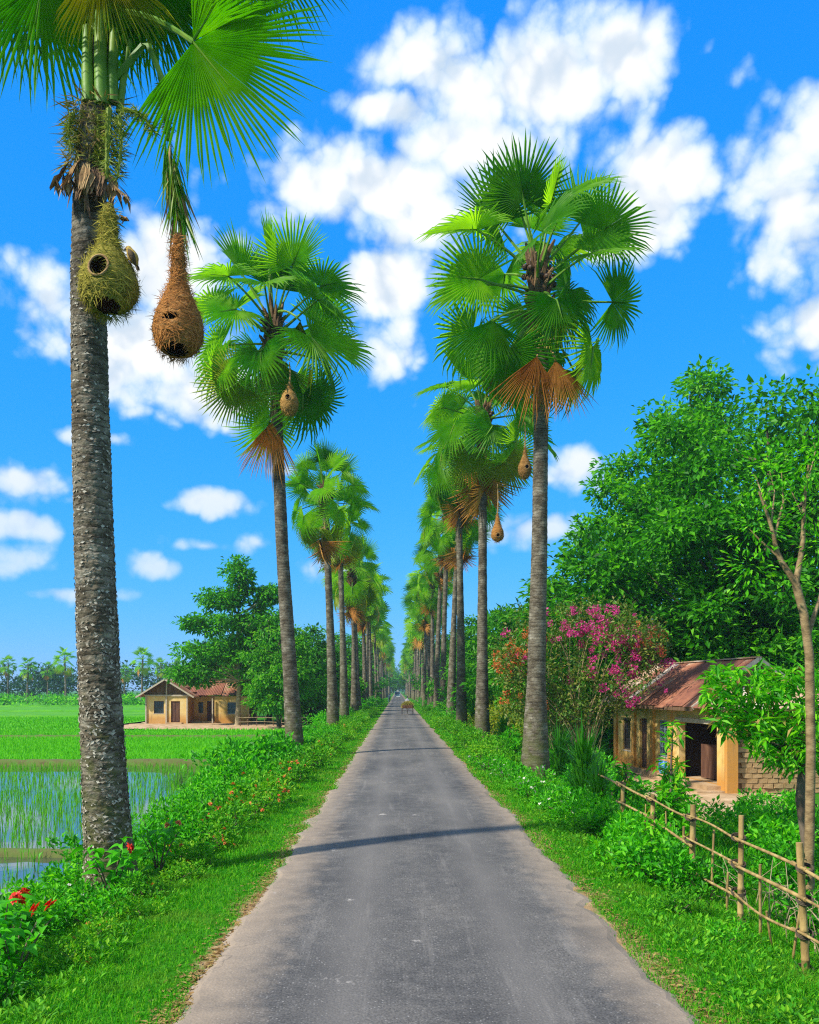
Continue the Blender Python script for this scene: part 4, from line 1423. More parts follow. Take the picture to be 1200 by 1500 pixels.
for k, (x, y, s, me) in enumerate([(-13.2, 91, 1.35, und2), (-17.5, 99, 1.3, und2), (-12, 101, 1.35, und), (-21.5, 104, 1.25, und), (-10.5, 79, 1.05, und2), (-8.8, 90, 1.0, und), (-9.3, 104, 1.25, und2),
                                   (-9.5, 118, 1.35, und), (-8.6, 131, 1.35, und2), (-9.5, 146, 1.4, und), (-9, 163, 1.5, und2), (-9.5, 183, 1.5, und), (-9, 206, 1.6, und2), (-9.5, 230, 1.7, und), (-9, 260, 1.8, und2), (-24, 120, 1.2, und2), (-16, 122, 1.3, und), (-10, 300, 2, und), (-9.5, 345, 2.1, und2)]):
    put_tree('leafy_tree', 'bushy green tree growing behind the palms on the paddy side', me, x, y, s, k * 2.1, gL)
gH = 'leafy trees behind the houses side row'
for k, (x, y, s, me) in enumerate([(8.5, 64, .95, und), (9.4, 72, 1.15, und2), (8.8, 83, 1.1, und), (9.6, 95, 1.3, und2), (9, 108, 1.2, und), (9.8, 122, 1.4, und2), (9.2, 138, 1.35, und), (9.8, 156, 1.5, und2), (9.3, 176, 1.5, und), (10, 200, 1.7, und2), (9.5, 226, 1.7, und), (10, 255, 1.9, und2), (10, 300, 2.1, und), (10, 345, 2.2, und2), (15, 70, 1.4, und), (16, 88, 1.6, und2), (17, 110, 1.7, und)]):
    put_tree('leafy_tree', 'bushy green tree growing behind the palms on the houses side', me, x, y, s, k * 1.7, gH)

# slender pale tree inside the fence, forked and nearly bare
def forked_tree():
    d = 13.2
    bx = 6.08
    zb = float(gz(bx, d))
    t = thing('forked_tree', 'slender pale forked tree with thin bare upper branches behind the fence', 'tree', (bx, d, zb))
    L = lambda px_, py_, dd=d: at(px_, py_, dd) - np.array([bx, d, zb])
    mb = MB()
    tr = [(0, 0, -.1), L(1186, 1240), L(1188, 1100), L(1186, 960), L(1178, 900), L(1166, 855)]
    tq = np.linspace(0, 1, 26)
    tr = np.array(tr)
    zz = np.interp(tq, np.linspace(0, 1, 6), tr[:, 2])
    pth = np.column_stack([np.interp(tq, np.linspace(0, 1, 6), tr[:, q]) for q in range(3)])
    tube(mb, pth, np.interp(tq, [0, .1, 1], [.11, .072, .06]), 10)
    br = [([(1166, 855), (1140, 815), (1130, 770), (1112, 720)], .05), ([(1166, 855), (1176, 800), (1178, 740), (1185, 680)], .05), ([(1140, 815), (1112, 790), (1098, 775)], .02),
          ([(1182, 935), (1200, 880), (1215, 820)], .045), ([(1134, 790), (1148, 735), (1145, 690)], .025), ([(1124, 745), (1108, 700), (1100, 688)], .014), ([(1178, 760), (1160, 720), (1150, 700)], .012),
          ([(1130, 770), (1135, 720), (1128, 690)], .015), ([(1185, 700), (1195, 660), (1190, 640)], .014)]
    tips = []
    for k, (pts, w) in enumerate(br):
        p = np.array([L(a_, b_, d + (.08 * k if i else 0)) for i, (a_, b_) in enumerate(pts)])
        q = np.linspace(0, 1, 9)
        p = np.column_stack([np.interp(q, np.linspace(0, 1, len(p)), p[:, c]) for c in range(3)])
        tube(mb, p, np.linspace(w, w * .3, 9), 6)
        tips.append(p[-1])
    ob('trunk', mb.mesh('trunk', noisy_mat('tan_bark', [(0.09, 0.06, 0.025), (0.22, 0.15, 0.07), (0.34, 0.25, 0.12)], 5, .85, .5, 26, stretch=(1, 1, 2.0)), True), t)
    rr = np.random.default_rng(2)
    C = [L(1190, 740), L(1120, 700), L(1180, 690), L(1205, 800), L(1105, 770), L(1140, 680), L(1100, 830), L(1195, 660)]
    n = 1000
    c = np.array(C)[rr.integers(0, len(C), n)]
    g = unit(rr.normal(0, 1, (n, 3))) * rr.uniform(0, 1, (n, 1)) ** .5
    mb = MB()
    leaves(mb, c + g * .46, g + np.array([[0, 0, -.1]]), np.array([[0, 0, 1.0]]) + rr.normal(0, .4, (n, 3)), rr.uniform(.07, .14, n), rr.uniform(.035, .06, n))
    ob('crown', mb.mesh('crown', M_LEAF_B), t)


forked_tree()

# small broad-leaved tree with whorled leaves in front of the brick wall
def whorl_crown(seed, C, nper, Lr, wl, mats, hang=.35, per=10):
    """leaves set in star-shaped whorls at the shoot ends"""
    rr = np.random.default_rng(seed)
    mb = MB()
    P, D, Ls = [], [], []
    for c in C:
        ax = unit(np.array([rr.normal(0, .6), rr.normal(0, .6), .6]))
        a0 = unit(np.cross(ax, rr.normal(0, 1, 3)))
        b0 = np.cross(ax, a0)
        for k in range(per):
            th = k * 2.4
            e = math.cos(th) * a0 + math.sin(th) * b0
            P.append(c + ax * .02 * k)
            D.append(e + ax * rr.uniform(-.1, .5) + np.array([0, 0, -hang]))
            Ls.append(rr.uniform(*Lr))
    P, D, Ls = np.array(P), np.array(D), np.array(Ls)
    leaves(mb, P, D, np.array([[0, 0, 1.0]]) + rr.normal(0, .3, (len(P), 3)), Ls, Ls * wl, rr.choice(len(mats), len(P), p=[.93, .07] if len(mats) == 2 else None) if len(mats) > 1 else 0, droop=.15)
    return mb.mesh('crown', mats)


def whorl_tree():
    d = 14.6
    bx, zb = 6.75, float(gz(6.75, d))
    t = thing('whorl_leaved_tree', 'small crooked tree with drooping star-shaped leaf whorls before the brick wall', 'tree', (bx, d, zb))
    L = lambda px_, py_, dd=d: at(px_, py_, dd) - np.array([bx, d, zb])
    mb = MB()
    tube(mb, [(0, 0, -.1), L(1184, 1250), L(1172, 1170), L(1178, 1100), L(1170, 1040)], [.12, .09, .075, .06, .04], 9)
    for (a_, b_, dd) in ((1090, 1040, 14.4), (1060, 1010, 14.6), (1120, 1085, 14.3), (1210, 1010, 14.7), (1150, 1000, 14.6), (1205, 1080, 14.4), (1075, 1070, 14.8), (1140, 1130, 14.4)):
        p0, p2 = L(1174, 1120), L(a_, b_, dd)
        tube(mb, [p0, (p0 + p2) / 2 + [0, 0, .1], p2], [.04, .025, .01], 5)
    ob('trunk', mb.mesh('trunk', M_BARK, True), t)
    rr = np.random.default_rng(8)
    C = []
    for k in range(300):
        px_ = rr.uniform(1035, 1235)
        lo = np.interp(px_, [1035, 1080, 1150, 1235], [1060, 1085, 1140, 1120])
        C.append(L(px_, rr.uniform(985, lo), d + rr.normal(0, .45)))
    ob('crown', whorl_crown(3, C, 10, (.13, .26), .30, [M_LEAF_B, M_LITTER], .4), t)


whorl_tree()

# ------------------------------------------------------------------ bougainvillea
def bougainvillea():
    d = 36.5
    bx = 7.5
    zb = float(gz(bx, d))
    t = thing('bougainvillea', 'large sprawling bougainvillea with pink and orange bloom beside the house', 'shrub', (bx, d, zb))
    rr = np.random.default_rng(4)
    mb = MB()
    C = []
    for k in range(150):
        px_ = rr.uniform(728, 970)
        top = np.interp(px_, [728, 760, 800, 850, 900, 950, 972], [950, 905, 900, 885, 893, 915, 940])
        bot = np.interp(px_, [728, 800, 900, 940, 972], [1040, 1075, 1045, 1020, 980])
        py_ = top + (bot - top) * rr.uniform(0, 1) ** 1.3
        C.append(at(px_, py_, d + rr.normal(0, 1.1)) - [bx, d, zb])
    C = np.array(C)
    for k in range(42):
        c = C[rr.integers(len(C))]
        s = np.array([rr.normal(0, .35), rr.normal(0, .3), 0])
        q = np.linspace(0, 1, 8)[:, None]
        mid = np.array([s[0] * 1.6 + c[0] * .35, s[1] + c[1] * .3, c[2] * rr.uniform(.75, 1.15)])
        p = (1 - q) ** 2 * s + 2 * q * (1 - q) * mid + q * q * c
        tube(mb, p, np.linspace(rr.uniform(.015, .045), .006, 8), 5)
    ob('stem', mb.mesh('stem', noisy_mat('pale_tan_twig', [(0.16, 0.11, 0.05), (0.30, 0.23, 0.11), (0.40, 0.33, 0.17)], 6, .9, .3), True), t)
    n = 13000
    c = C[rr.integers(0, len(C), n)]
    g = unit(rr.normal(0, 1, (n, 3))) * rr.uniform(0, 1, (n, 1)) ** .6
    mb = MB()
    L = rr.uniform(.10, .22, n)
    leaves(mb, c + g * .6, g + rr.normal(0, .5, (n, 3)), np.array([[0, 0, 1.0]]) + rr.normal(0, .5, (n, 3)), L, L * .5)
    ob('crown', mb.mesh('crown', leaf_mat('bougainvillea_leaf', [(0.02, 0.08, 0.006), (0.05, 0.16, 0.01), (0.15, 0.22, 0.02), (0.26, 0.20, 0.05)], .35)), t)
    mp = leaf_mat('pink_bract', [(0.42, 0.02, 0.16), (0.62, 0.045, 0.27), (0.72, 0.13, 0.38)], .35, .6, .2, tcol=1.2)
    mo = leaf_mat('orange_bract', [(0.55, 0.08, 0.03), (0.70, 0.17, 0.05), (0.75, 0.30, 0.10)], .35, .6, .2, tcol=1.2)
    # sprays of bracts: each a spray that can be picked out
    spray = {}
    for key, m_ in (('pink', mp), ('orange', mo)):
        spray[key] = []
        for v in range(3):
            mb = MB()
            r2 = np.random.default_rng(40 + v)
            n = 44
            g = unit(r2.normal(0, 1, (n, 3))) * r2.uniform(.1, 1, (n, 1)) ** .6
            leaves(mb, g * .22 * np.array([[1, 1, .8]]), g + r2.normal(0, .5, (n, 3)), r2.normal(0, 1, (n, 3)), r2.uniform(.08, .15, n), r2.uniform(.07, .12, n))
            spray[key].append(mb.mesh('bract_spray', m_))
    spots = []
    for k in range(70):
        a_ = rr.normal(0, 1)
        px_ = rr.normal(905, 32)
        spots.append((px_, rr.uniform(918, 1012) - (0 if px_ > 880 else 15), 'pink'))
    for k in range(44):
        spots.append((rr.normal(845, 36), rr.uniform(888, 945), 'pink'))
    for k in range(26):
        spots.append((rr.uniform(740, 785), rr.uniform(935, 990), 'pink' if rr.uniform() < .55 else 'orange'))
    for k in range(26):
        px_ = rr.uniform(728, 800)
        spots.append((px_, np.interp(px_, [728, 760, 800], [955, 925, 915]) + rr.uniform(0, 40), 'orange'))
    for k in range(16):
        spots.append((rr.uniform(930, 978), rr.uniform(905, 960), 'orange'))
    for k in range(10):
        spots.append((rr.uniform(735, 800), rr.uniform(1000, 1040), 'orange'))
    for k in range(8):
        spots.append((rr.uniform(900, 945), rr.uniform(1005, 1035), 'pink'))
    for (px_, py_, key) in spots:
        p = at(px_, py_, d - rr.uniform(-.3, 1.3)) - [bx, d, zb]
        ob('bract_spray', spray[key][rr.integers(3)], t, tuple(p), tuple(rr.uniform(0, 6.28, 3)), rr.uniform(.4, .95))


bougainvillea()

# ------------------------------------------------------------------ shrubs of the verge
def bush_mesh(seed, n, r, h, Lr, wl, mat, shell=.5, hang=.1, lobes=9):
    rr = np.random.default_rng(seed)
    C = np.column_stack([rr.normal(0, r * .42, lobes), rr.normal(0, r * .42, lobes), rr.uniform(h * .2, h * .75, lobes)])
    cr = rr.uniform(.3, .55, lobes) * r
    k = rr.integers(0, lobes, n)
    g = unit(rr.normal(0, 1, (n, 3)) + np.array([[0, 0, .35]])) * rr.uniform(.15, 1, (n, 1)) ** shell
    P = C[k] + g * cr[k][:, None]
    P[:, 2] = np.maximum(P[:, 2], .03)
    D = g + np.array([[0, 0, .35 - hang]]) + rr.normal(0, .45, (n, 3))
    L = rr.uniform(*Lr, n)
    mb = MB()
    leaves(mb, P, D, np.array([[0, 0, 1.0]]) + g * .7 + rr.normal(0, .3, (n, 3)), L, L * wl, droop=.15)
    fol = mb.mesh('foliage', mat)
    mb = MB()
    for q in range(lobes):
        s = np.array([rr.normal(0, .06), rr.normal(0, .06), -.05])
        tube(mb, [s, (s + C[q]) / 2 + [rr.normal(0, .05), rr.normal(0, .05), .05], C[q]], [.018, .012, .005], 5)
    return fol, mb.mesh('stem', M_BARK), C, cr


M_SHRUB_A = leaf_mat('lush_shrub_leaf', [(0.005, 0.06, 0.001), (0.025, 0.24, 0.003), (0.08, 0.44, 0.005), (0.22, 0.60, 0.010)], .42, .5, .25, tcol=1.6)
M_SHRUB_B = leaf_mat('lantana_leaf', [(0.008, 0.07, 0.002), (0.04, 0.24, 0.004), (0.12, 0.40, 0.008), (0.30, 0.48, 0.02)], .4, .55, .2, tcol=1.6)
M_STRAP = leaf_mat('strap_leaf', [(0.012, 0.10, 0.004), (0.03, 0.19, 0.007), (0.08, 0.28, 0.012)], .35, .45, .35, tcol=1.6)
M_RED = leaf_mat('red_petal', [(0.55, 0.010, 0.008), (0.70, 0.03, 0.015), (0.75, 0.07, 0.03)], .3, .5, .3, tcol=1.1)
M_ORF = leaf_mat('orange_petal', [(0.60, 0.10, 0.02), (0.70, 0.16, 0.04), (0.75, 0.32, 0.10)], .3, .5, .3, tcol=1.1)
M_WHF = leaf_mat('white_petal', [(0.60, 0.58, 0.52), (0.75, 0.73, 0.68), (0.80, 0.74, 0.6)], .3, .5, .3, tcol=1.0)

BUSH_A = [bush_mesh(20 + k, 620, .85, 1.15, (.11, .20), .52, M_SHRUB_A) for k in range(4)]
BUSH_B = [bush_mesh(30 + k, 560, .60, .62, (.06, .12), .55, M_SHRUB_B) for k in range(3)]
BUSH_C = [bush_mesh(36 + k, 460, .5, .55, (.06, .13), .45, M_SHRUB_A) for k in range(2)]
BUSH_Y = [bush_mesh(44 + k, 520, .95, 2.6, (.14, .26), .5, M_LEAF_Y, lobes=14) for k in range(2)]


def flower_mesh(mat, r, n=9, seed=0, double=True):
    """a blossom: rings of petals round a short yellow centre"""
    rr = np.random.default_rng(seed)
    mb = MB()
    for ring in range(2 if double else 1):
        a = np.linspace(0, 6.28, n, endpoint=False) + ring * .35 + rr.normal(0, .1, n)
        D = np.column_stack([np.cos(a), np.sin(a), np.full(n, .25 + .8 * ring)])
        leaves(mb, np.zeros((n, 3)) + [0, 0, .01 * ring], D, np.column_stack([-np.cos(a) * .3, -np.sin(a) * .3, np.ones(n)]), r * (1 - .3 * ring), r * .75, 0, fold=.1, droop=.25)
    tube(mb, [(0, 0, 0), (0, 0, r * .25), (0, 0, r * .55)], [r * .12, r * .10, r * .03], 6, 1)
    return mb.mesh('blossom', [mat, M_LEAF_Y])


FL_RED = [flower_mesh(M_RED, .075, 9, k) for k in range(2)]
FL_OR = [flower_mesh(M_ORF, .05, 8, 4 + k) for k in range(2)]
FL_WH = [flower_mesh(M_WHF, .04, 6, 8 + k, False) for k in range(2)]


def put_bush(name, label, cat, B, x, y, s, rz, group=None, flowers=None, nf=0, seed=0):
    t = thing(name, label, cat, (x, y, float(gz(x, y)) - .04), rz, s, group)
    ob('stem', B[1], t)
    ob('foliage', B[0], t)
    rr = np.random.default_rng(seed)
    for k in range(nf):
        q = rr.integers(len(B[2]))
        g = unit(np.array([rr.normal(0, 1), rr.normal(-.6, 1), abs(rr.normal(.6, .6))]))
        p = B[2][q] + g * B[3][q] * 1.08
        ob('blossom', flowers[rr.integers(len(flowers))], t, tuple(p), (rr.normal(0, .5), rr.normal(0, .5), rr.uniform(0, 6)), rr.uniform(.8, 1.25))
    return t


rr = np.random.default_rng(70)
k = 0
for d in np.arange(14.6, 58, 1.05):
    x = -4.95 + rr.normal(0, .28) + (.35 if 24 < d < 30 else 0)
    if abs(d - 35) < .6:
        continue
    put_bush('leafy_shrub', 'lush broad-leaved green shrub on the bank between road and paddy', 'shrub', BUSH_A[rr.integers(4)], x, d + rr.normal(0, .2), rr.uniform(.72, 1.05) * (1.22 if 24 < d < 31 else (.72 if d < 22 else 1)), rr.uniform(0, 6), 'lush shrubs on the paddy bank')
    if k % 2 == 0:
        put_bush('leafy_shrub', 'lush broad-leaved green shrub on the bank between road and paddy', 'shrub', BUSH_A[rr.integers(4)], x - .6, d + .5, rr.uniform(.5, .75) * (.7 if d < 22 else 1), rr.uniform(0, 6), 'lush shrubs on the paddy bank')
    k += 1
for d in np.arange(14.0, 26, .95):
    put_bush('lantana', 'low shrub dotted with small orange flowers at the paddy side grass edge', 'shrub', BUSH_B[rr.integers(3)], -3.05 + rr.normal(0, .18), d, rr.uniform(.75, 1.15), rr.uniform(0, 6), 'orange-flowered shrubs of the verge', FL_OR, 9, int(d * 10))
for d in np.arange(26.5, 100, 1.3):
    put_bush('low_shrub', 'low green roadside shrub in the grass under the paddy side palms', 'shrub', BUSH_B[rr.integers(3)], -3.0 + rr.normal(0, .22), d, rr.uniform(.8, 1.3), rr.uniform(0, 6), 'low shrubs under the paddy side palms', FL_OR, 2 if d < 60 else 0, int(d * 7))
for d in np.arange(60, 190, 4.2):
    put_bush('roadside_bush', 'rounded bush between the distant palms on the paddy side', 'shrub', BUSH_A[rr.integers(4)], -4.9 + rr.normal(0, .5), d, rr.uniform(1.0, 1.7), rr.uniform(0, 6), 'bushes between distant paddy side palms')
for d in np.arange(14.2, 60, 1.0):
    put_bush('leafy_shrub', 'leafy green shrub of the second row between the bank shrubs and the verge grass', 'shrub', BUSH_A[rr.integers(4)], -3.85 + rr.normal(0, .2), d + rr.normal(0, .2), rr.uniform(.5, .78), rr.uniform(0, 6), 'second row of verge shrubs')
for k, (x, y, s) in enumerate(((-3.1, 12.4, .5), (-3.25, 11.4, .5), (-3.05, 10.5, .45), (-3.3, 9.6, .5), (-3.0, 13.4, .55), (-3.15, 8.7, .4))):
    put_bush('low_shrub', 'low leafy shrub at the grass edge before the near palm', 'shrub', BUSH_B[k % 3], x, y, s, k * 1.7, 'low shrubs before the near palm', FL_OR, 3 if k % 2 else 0, k + 50)
# round the foot of the near palm
for (x, y, s, j) in ((-4.75, 11.6, .55, 0), (-5.2, 12.7, .36, 1), (-4.9, 10.6, .4, 2), (-5.2, 13.6, .4, 3), (-4.45, 13.5, .5, 0), (-4.6, 12.9, .6, 2)):
    put_bush('leafy_shrub', 'green shrub crowding the foot of the near thick-stemmed palm', 'shrub', BUSH_A[j], x, y, s, j * 1.1, 'shrubs at the foot of the near palm')
for k, (x, y, s) in enumerate(((-3.95, 11.3, .72), (-4.4, 11.0, .8), (-3.6, 12.1, .55), (-4.15, 10.2, .8), (-4.75, 9.7, .7))):
    put_bush('flowering_shrub', 'small shrub with pale blossoms growing before the near palm', 'shrub', BUSH_C[k % 2], x, y, s, k * 1.9, 'pale-flowered shrubs before the near palm', FL_WH, 5, k)

# house side
for (x, y, s, j) in ((8.6, 21.5, .9, 0), (9.5, 23.2, .9, 1), (7.6, 20.2, .85, 2), (10.6, 24.2, .8, 3), (7.3, 22.6, .8, 1), (11.6, 26.0, .75, 0)):
    put_bush('garden_shrub', 'rounded shrub screening the bare yard of the brick house', 'shrub', BUSH_A[j], x, y, s, j * 1.9, 'shrubs screening the yard')
for k, (x, y, s) in enumerate(((3.35, 10.6, .55), (3.55, 9.6, .5), (3.2, 14.2, .5), (3.5, 16.5, .6), (3.3, 18.2, .55), (3.45, 20.6, .6), (3.5, 23.6, .65), (3.6, 26.2, .7))):
    put_bush('low_shrub', 'small leafy weed-like shrub in the grass strip before the bamboo fence', 'shrub', BUSH_C[k % 2] if k % 3 else BUSH_B[k % 3], x, y, s, k * 1.3, 'small shrubs before the fence')
for d in np.arange(18.5, 30, .85):
    put_bush('white_flowered_shrub', 'low shrub dotted with white flowers along the bamboo fence end', 'shrub', BUSH_C[rr.integers(2)], 3.45 + rr.normal(0, .15), d, rr.uniform(.8, 1.15), rr.uniform(0, 6), 'white-flowered shrubs by the fence', FL_WH, 8, int(d * 10))
for d in np.arange(30, 100, 1.3):
    put_bush('low_shrub', 'low green roadside shrub in the grass under the houses side palms', 'shrub', BUSH_B[rr.integers(3)], 3.55 + rr.normal(0, .22), d, rr.uniform(.8, 1.4), rr.uniform(0, 6), 'low shrubs under the houses side palms')
for (x, y, s, j) in ((3.62, 12.6, .72, 0), (3.75, 13.5, .75, 1), (3.95, 14.5, .70, 2), (4.05, 15.5, .62, 3), (3.85, 12.0, .55, 3), (3.9, 16.4, .62, 0), (3.95, 17.4, .66, 1), (4.0, 18.3, .6, 2), (4.1, 19.6, .6, 3), (4.1, 20.6, .66, 0)):
    put_bush('leafy_shrub', 'dense glossy green shrub pressed against the bamboo fence', 'shrub', BUSH_A[j], x, y, s, j * 1.4, 'dense shrubs against the fence')
for (x, y, s, j) in ((4.25, 17.0, .7, 1), (4.7, 18.4, .8, 0), (4.4, 19.8, .7, 2), (5.4, 21, .9, 3), (5.0, 23.5, .9, 1), (5.6, 25.5, 1.0, 0), (6.2, 28, 1.0, 2), (6.4, 31, 1.1, 1), (7.2, 33.5, 1.0, 3), (5.8, 34, 1.1, 0), (6.4, 37, 1.2, 2), (5.6, 40, 1.3, 1), (6.6, 43, 1.3, 3)):
    put_bush('garden_shrub', 'leafy shrub in the strip between the fence and the yard', 'shrub', BUSH_A[j], x, y, s, j * 1.7, 'shrubs between fence and yard')
for (x, y, s, j) in ((7.6, 17.6, .95, 0), (8.3, 18.4, 1.0, 2), (7.2, 16.6, .7, 1), (8.9, 19.6, .9, 3), (7.9, 16.2, .6, 2)):
    put_bush('garden_shrub', 'bushy shrub with pale new leaves below the brick wall', 'shrub', BUSH_A[j], x, y, s, j * 1.7, 'shrubs below the brick wall')
for (x, y, s, j) in ((6.6, 45, 1.0, 0), (5.9, 50, 1.1, 1), (5.6, 55, 1.0, 0), (6.2, 60, 1.2, 1), (5.7, 66, 1.1, 0), (5.8, 40, .8, 1)):
    put_bush('yellow_shrub', 'tall yellow-green shrub among the houses side palms', 'shrub', BUSH_Y[j], x, y, s, j * 1.7 + x, 'yellow-green shrubs among the palms')
for d in np.arange(70, 190, 4.2):
    put_bush('roadside_bush', 'rounded bush between the distant palms on the houses side', 'shrub', BUSH_A[rr.integers(4)], 5.2 + rr.normal(0, .5), d, rr.uniform(1.0, 1.8), rr.uniform(0, 6), 'bushes between distant houses side palms')


# strap-leaved clump (tall) at the fence end
def strap_clump(seed, n, h, spread, w):
    rr = np.random.default_rng(seed)
    mb = MB()
    for k in range(n):
        a = rr.uniform(0, 6.28)
        o_ = np.array([math.cos(a), math.sin(a), 0])
        z0 = h * rr.uniform(.05, .6) if rr.uniform() < .75 else 0
        p0 = o_ * rr.uniform(0, .12) + [0, 0, z0]
        L = rr.uniform(.35, .6) * h
        e = rr.uniform(.15, 1.0) * spread
        q = np.linspace(0, 1, 6)
        pts = p0 + np.outer(q * e, o_) + np.outer(L * (q * 1.25 - .75 * q * q * e / spread), [0, 0, 1])
        s = np.array([-o_[1], o_[0], 0])
        ww = w * np.array([.5, 1, 1, .8, .5, .04])
        V = np.concatenate([pts + s * ww[:, None] / 2, pts - s * ww[:, None] / 2])
        i = np.arange(5)[:, None]
        mb.add(V, np.concatenate([i, i + 1, i + 7, i + 6], 1))
    fol = mb.mesh('foliage', M_STRAP)
    mb = MB()
    for k in range(7):
        a = k * .9
        tube(mb, [(0.04 * math.cos(a), .04 * math.sin(a), -.05), (.07 * math.cos(a), .07 * math.sin(a), h * .35), (.13 * math.cos(a), .13 * math.sin(a), h * .65)], [.02, .016, .008], 5)
    return fol, mb.mesh('stem', M_BARK)


SC1 = strap_clump(1, 380, 1.75, .62, .035)
SC2 = strap_clump(2, 180, 1.2, .5, .03)
for k, (x, y, me, s, lb) in enumerate([(4.30, 19.0, SC1, .8, 'strap-leaved clump hiding the end of the bamboo fence'), (4.55, 21.6, SC1, 1.2, 'tall clump of arching strap leaves beside the palm with twin dead fans'), (5.0, 22.8, SC1, .85, 'second strap-leaved clump tucked behind the tall arching clump'), (5.6, 30.5, SC1, 1.1, 'strap-leaved clump growing under the bougainvillea'), (5.0, 33.5, SC1, 1.0, 'clump of long grass-like leaves past the palm with twin dead fans'), (5.3, 44, SC1, 1.1, 'long-leaved clump at the foot of the palm with two nests'), (4.1, 16.6, SC2, .6, 'small strap-leaved tuft between the fence posts')]):
    t = thing('strap_leaf_clump', lb, 'plant', (x, y, float(gz(x, y)) - .03), k * 1.1, s)
    ob('stem', me[1], t)
    ob('foliage', me[0], t)


# saplings with whorled leaves by the fence
def sapling(x, y, h, label, seed, lean=(.1, 0), lv=26, Lr=(.14, .26)):
    zb = float(gz(x, y))
    t = thing('sapling', label, 'sapling', (x, y, zb), 0)
    rr = np.random.default_rng(seed)
    mb = MB()
    tube(mb, [(0, 0, -.05), (lean[0] * .3, lean[1] * .3, h * .4), (lean[0] * .5, lean[1], h * .75), (lean[0], lean[1], h)], [.03, .025, .018, .008], 6)
    C = []
    for k in range(lv):
        z = h * rr.uniform(.35, 1.02)
        a = rr.uniform(0, 6.28)
        rr_ = rr.uniform(.05, .42) * (1.15 - z / h * .6)
        c = np.array([lean[0] * z / h + math.cos(a) * rr_, lean[1] * z / h + math.sin(a) * rr_, z])
        tube(mb, [(lean[0] * z / h, lean[1] * z / h, z - .12), c], [.009, .004], 4)
        C.append(c)
    ob('stem', mb.mesh('stem', M_BARK), t)
    ob('foliage', whorl_crown(seed + 5, C, 8, Lr, .32, [M_LEAF_B, M_LEAF_Y], .15, 7), t)


sapling(4.85, 15.8, 2.35, 'tall thin sapling beside the fence before the doorway', 1, (.06, 0), 20)
sapling(4.75, 15.0, 1.25, 'bushy sapling leaning on the fence rails', 2, (-.15, 0), 40)
sapling(5.3, 17.6, 1.5, 'leafy sapling between the tall thin sapling and the strap clump', 3, (.1, 0), 34)
sapling(5.1, 19.4, 1.3, 'short sapling with yellowish leaf tips near the strap clump', 4, (-.1, 0), 34)
sapling(6.3, 20.5, 1.2, 'young leafy plant at the edge of the bare yard', 5, (.1, 0), 34)


# near flowering plants at the bottom of the verge: every leaf its own piece
def big_leaf(seed, L, w):
    rr = np.random.default_rng(seed)
    q = np.linspace(0, 1, 7)
    ww = w * np.array([.06, .62, 1, .95, .7, .35, 0.02]) / 2
    y_ = q * L
    z_ = .10 * L * np.sin(q * 3.0) - .28 * L * q * q
    mid = np.column_stack([0 * q, y_, z_])
    lf = mid + np.column_stack([ww, 0 * q, ww * .45])
    rt = mid + np.column_stack([-ww, 0 * q, ww * .45])
    V = np.concatenate([lf, mid, rt])
    i = np.arange(6)[:, None]
    mb = MB()
    mb.add(V, np.concatenate([np.concatenate([i, i + 7, i + 8, i + 1], 1), np.concatenate([i + 7, i + 14, i + 15, i + 8], 1)]))
    return mb.mesh('leaf', M_SHRUB_A, True)


BL = [big_leaf(k, .20 + .03 * k, .105 + .012 * k) for k in range(3)]


def flower_plant(x, y, label, seed, h, nl, nfl, r=.42, red=True):
    zb = float(gz(x, y))
    t = thing('flowering_plant', label, 'plant', (x, y, zb))
    rr = np.random.default_rng(seed)
    mb = MB()
    tips = []
    for k in range(7):
        a = k * .9 + rr.normal(0, .2)
        tp = np.array([math.cos(a) * r * rr.uniform(.3, .9), math.sin(a) * r * rr.uniform(.3, .9), h * rr.uniform(.7, 1.0)])
        q = np.linspace(0, 1, 6)[:, None]
        p = q * tp * np.array([1, 1, 1]) + np.array([0, 0, .1 * h]) * np.sin(q * 3.14)
        tube(mb, p - [0, 0, .03], np.linspace(.013, .005, 6), 5)
        tips.append(p)
    ob('stem', mb.mesh('stem', M_BARK), t)
    for k in range(nl):
        p = tips[rr.integers(7)]
        f = rr.uniform(.05, 1) ** .8
        c = np.array([np.interp(f, np.linspace(0, 1, 6), p[:, q]) for q in range(3)]) + rr.normal(0, .03, 3)
        ob('leaf', BL[rr.integers(3)], t, tuple(c), (rr.normal(.15, .35), rr.normal(0, .3), rr.uniform(0, 6.28)), rr.uniform(.55, 1.05))
    for k in range(nfl):
        p = tips[k % 7][-1]
        ob('blossom', (FL_RED if red else FL_OR)[k % 2], t, tuple(p + [0, -.03, .10]), (rr.normal(.85, .2), rr.normal(0, .25), rr.uniform(0, 6)), rr.uniform(1.0, 1.3))
    return t


flower_plant(-3.62, 8.35, 'near plant with broad dark leaves and a bright red blossom beside the grass', 1, .66, 80, 2)
flower_plant(-3.98, 8.9, 'leafy plant topped by a vivid red blossom beyond the broad dark-leaved plant', 2, .82, 80, 2)
flower_plant(-4.25, 9.6, 'leafy plant with one orange-red blossom at the bank top', 3, .62, 60, 1)
flower_plant(-3.72, 11.55, 'leafy plant with red blossoms before the near palm trunk', 4, .85, 64, 1)
flower_plant(-3.55, 13.2, 'tall broad-leaved plant leaning by the near palm trunk', 5, .9, 60, 2, .4, False)
flower_plant(-4.3, 8.1, 'dense broad-leaved plant at the bank top without blossoms', 6, .6, 60, 0)
flower_plant(-3.9, 7.6, 'low dark-leaved plant spilling onto the verge grass', 7, .5, 60, 0)

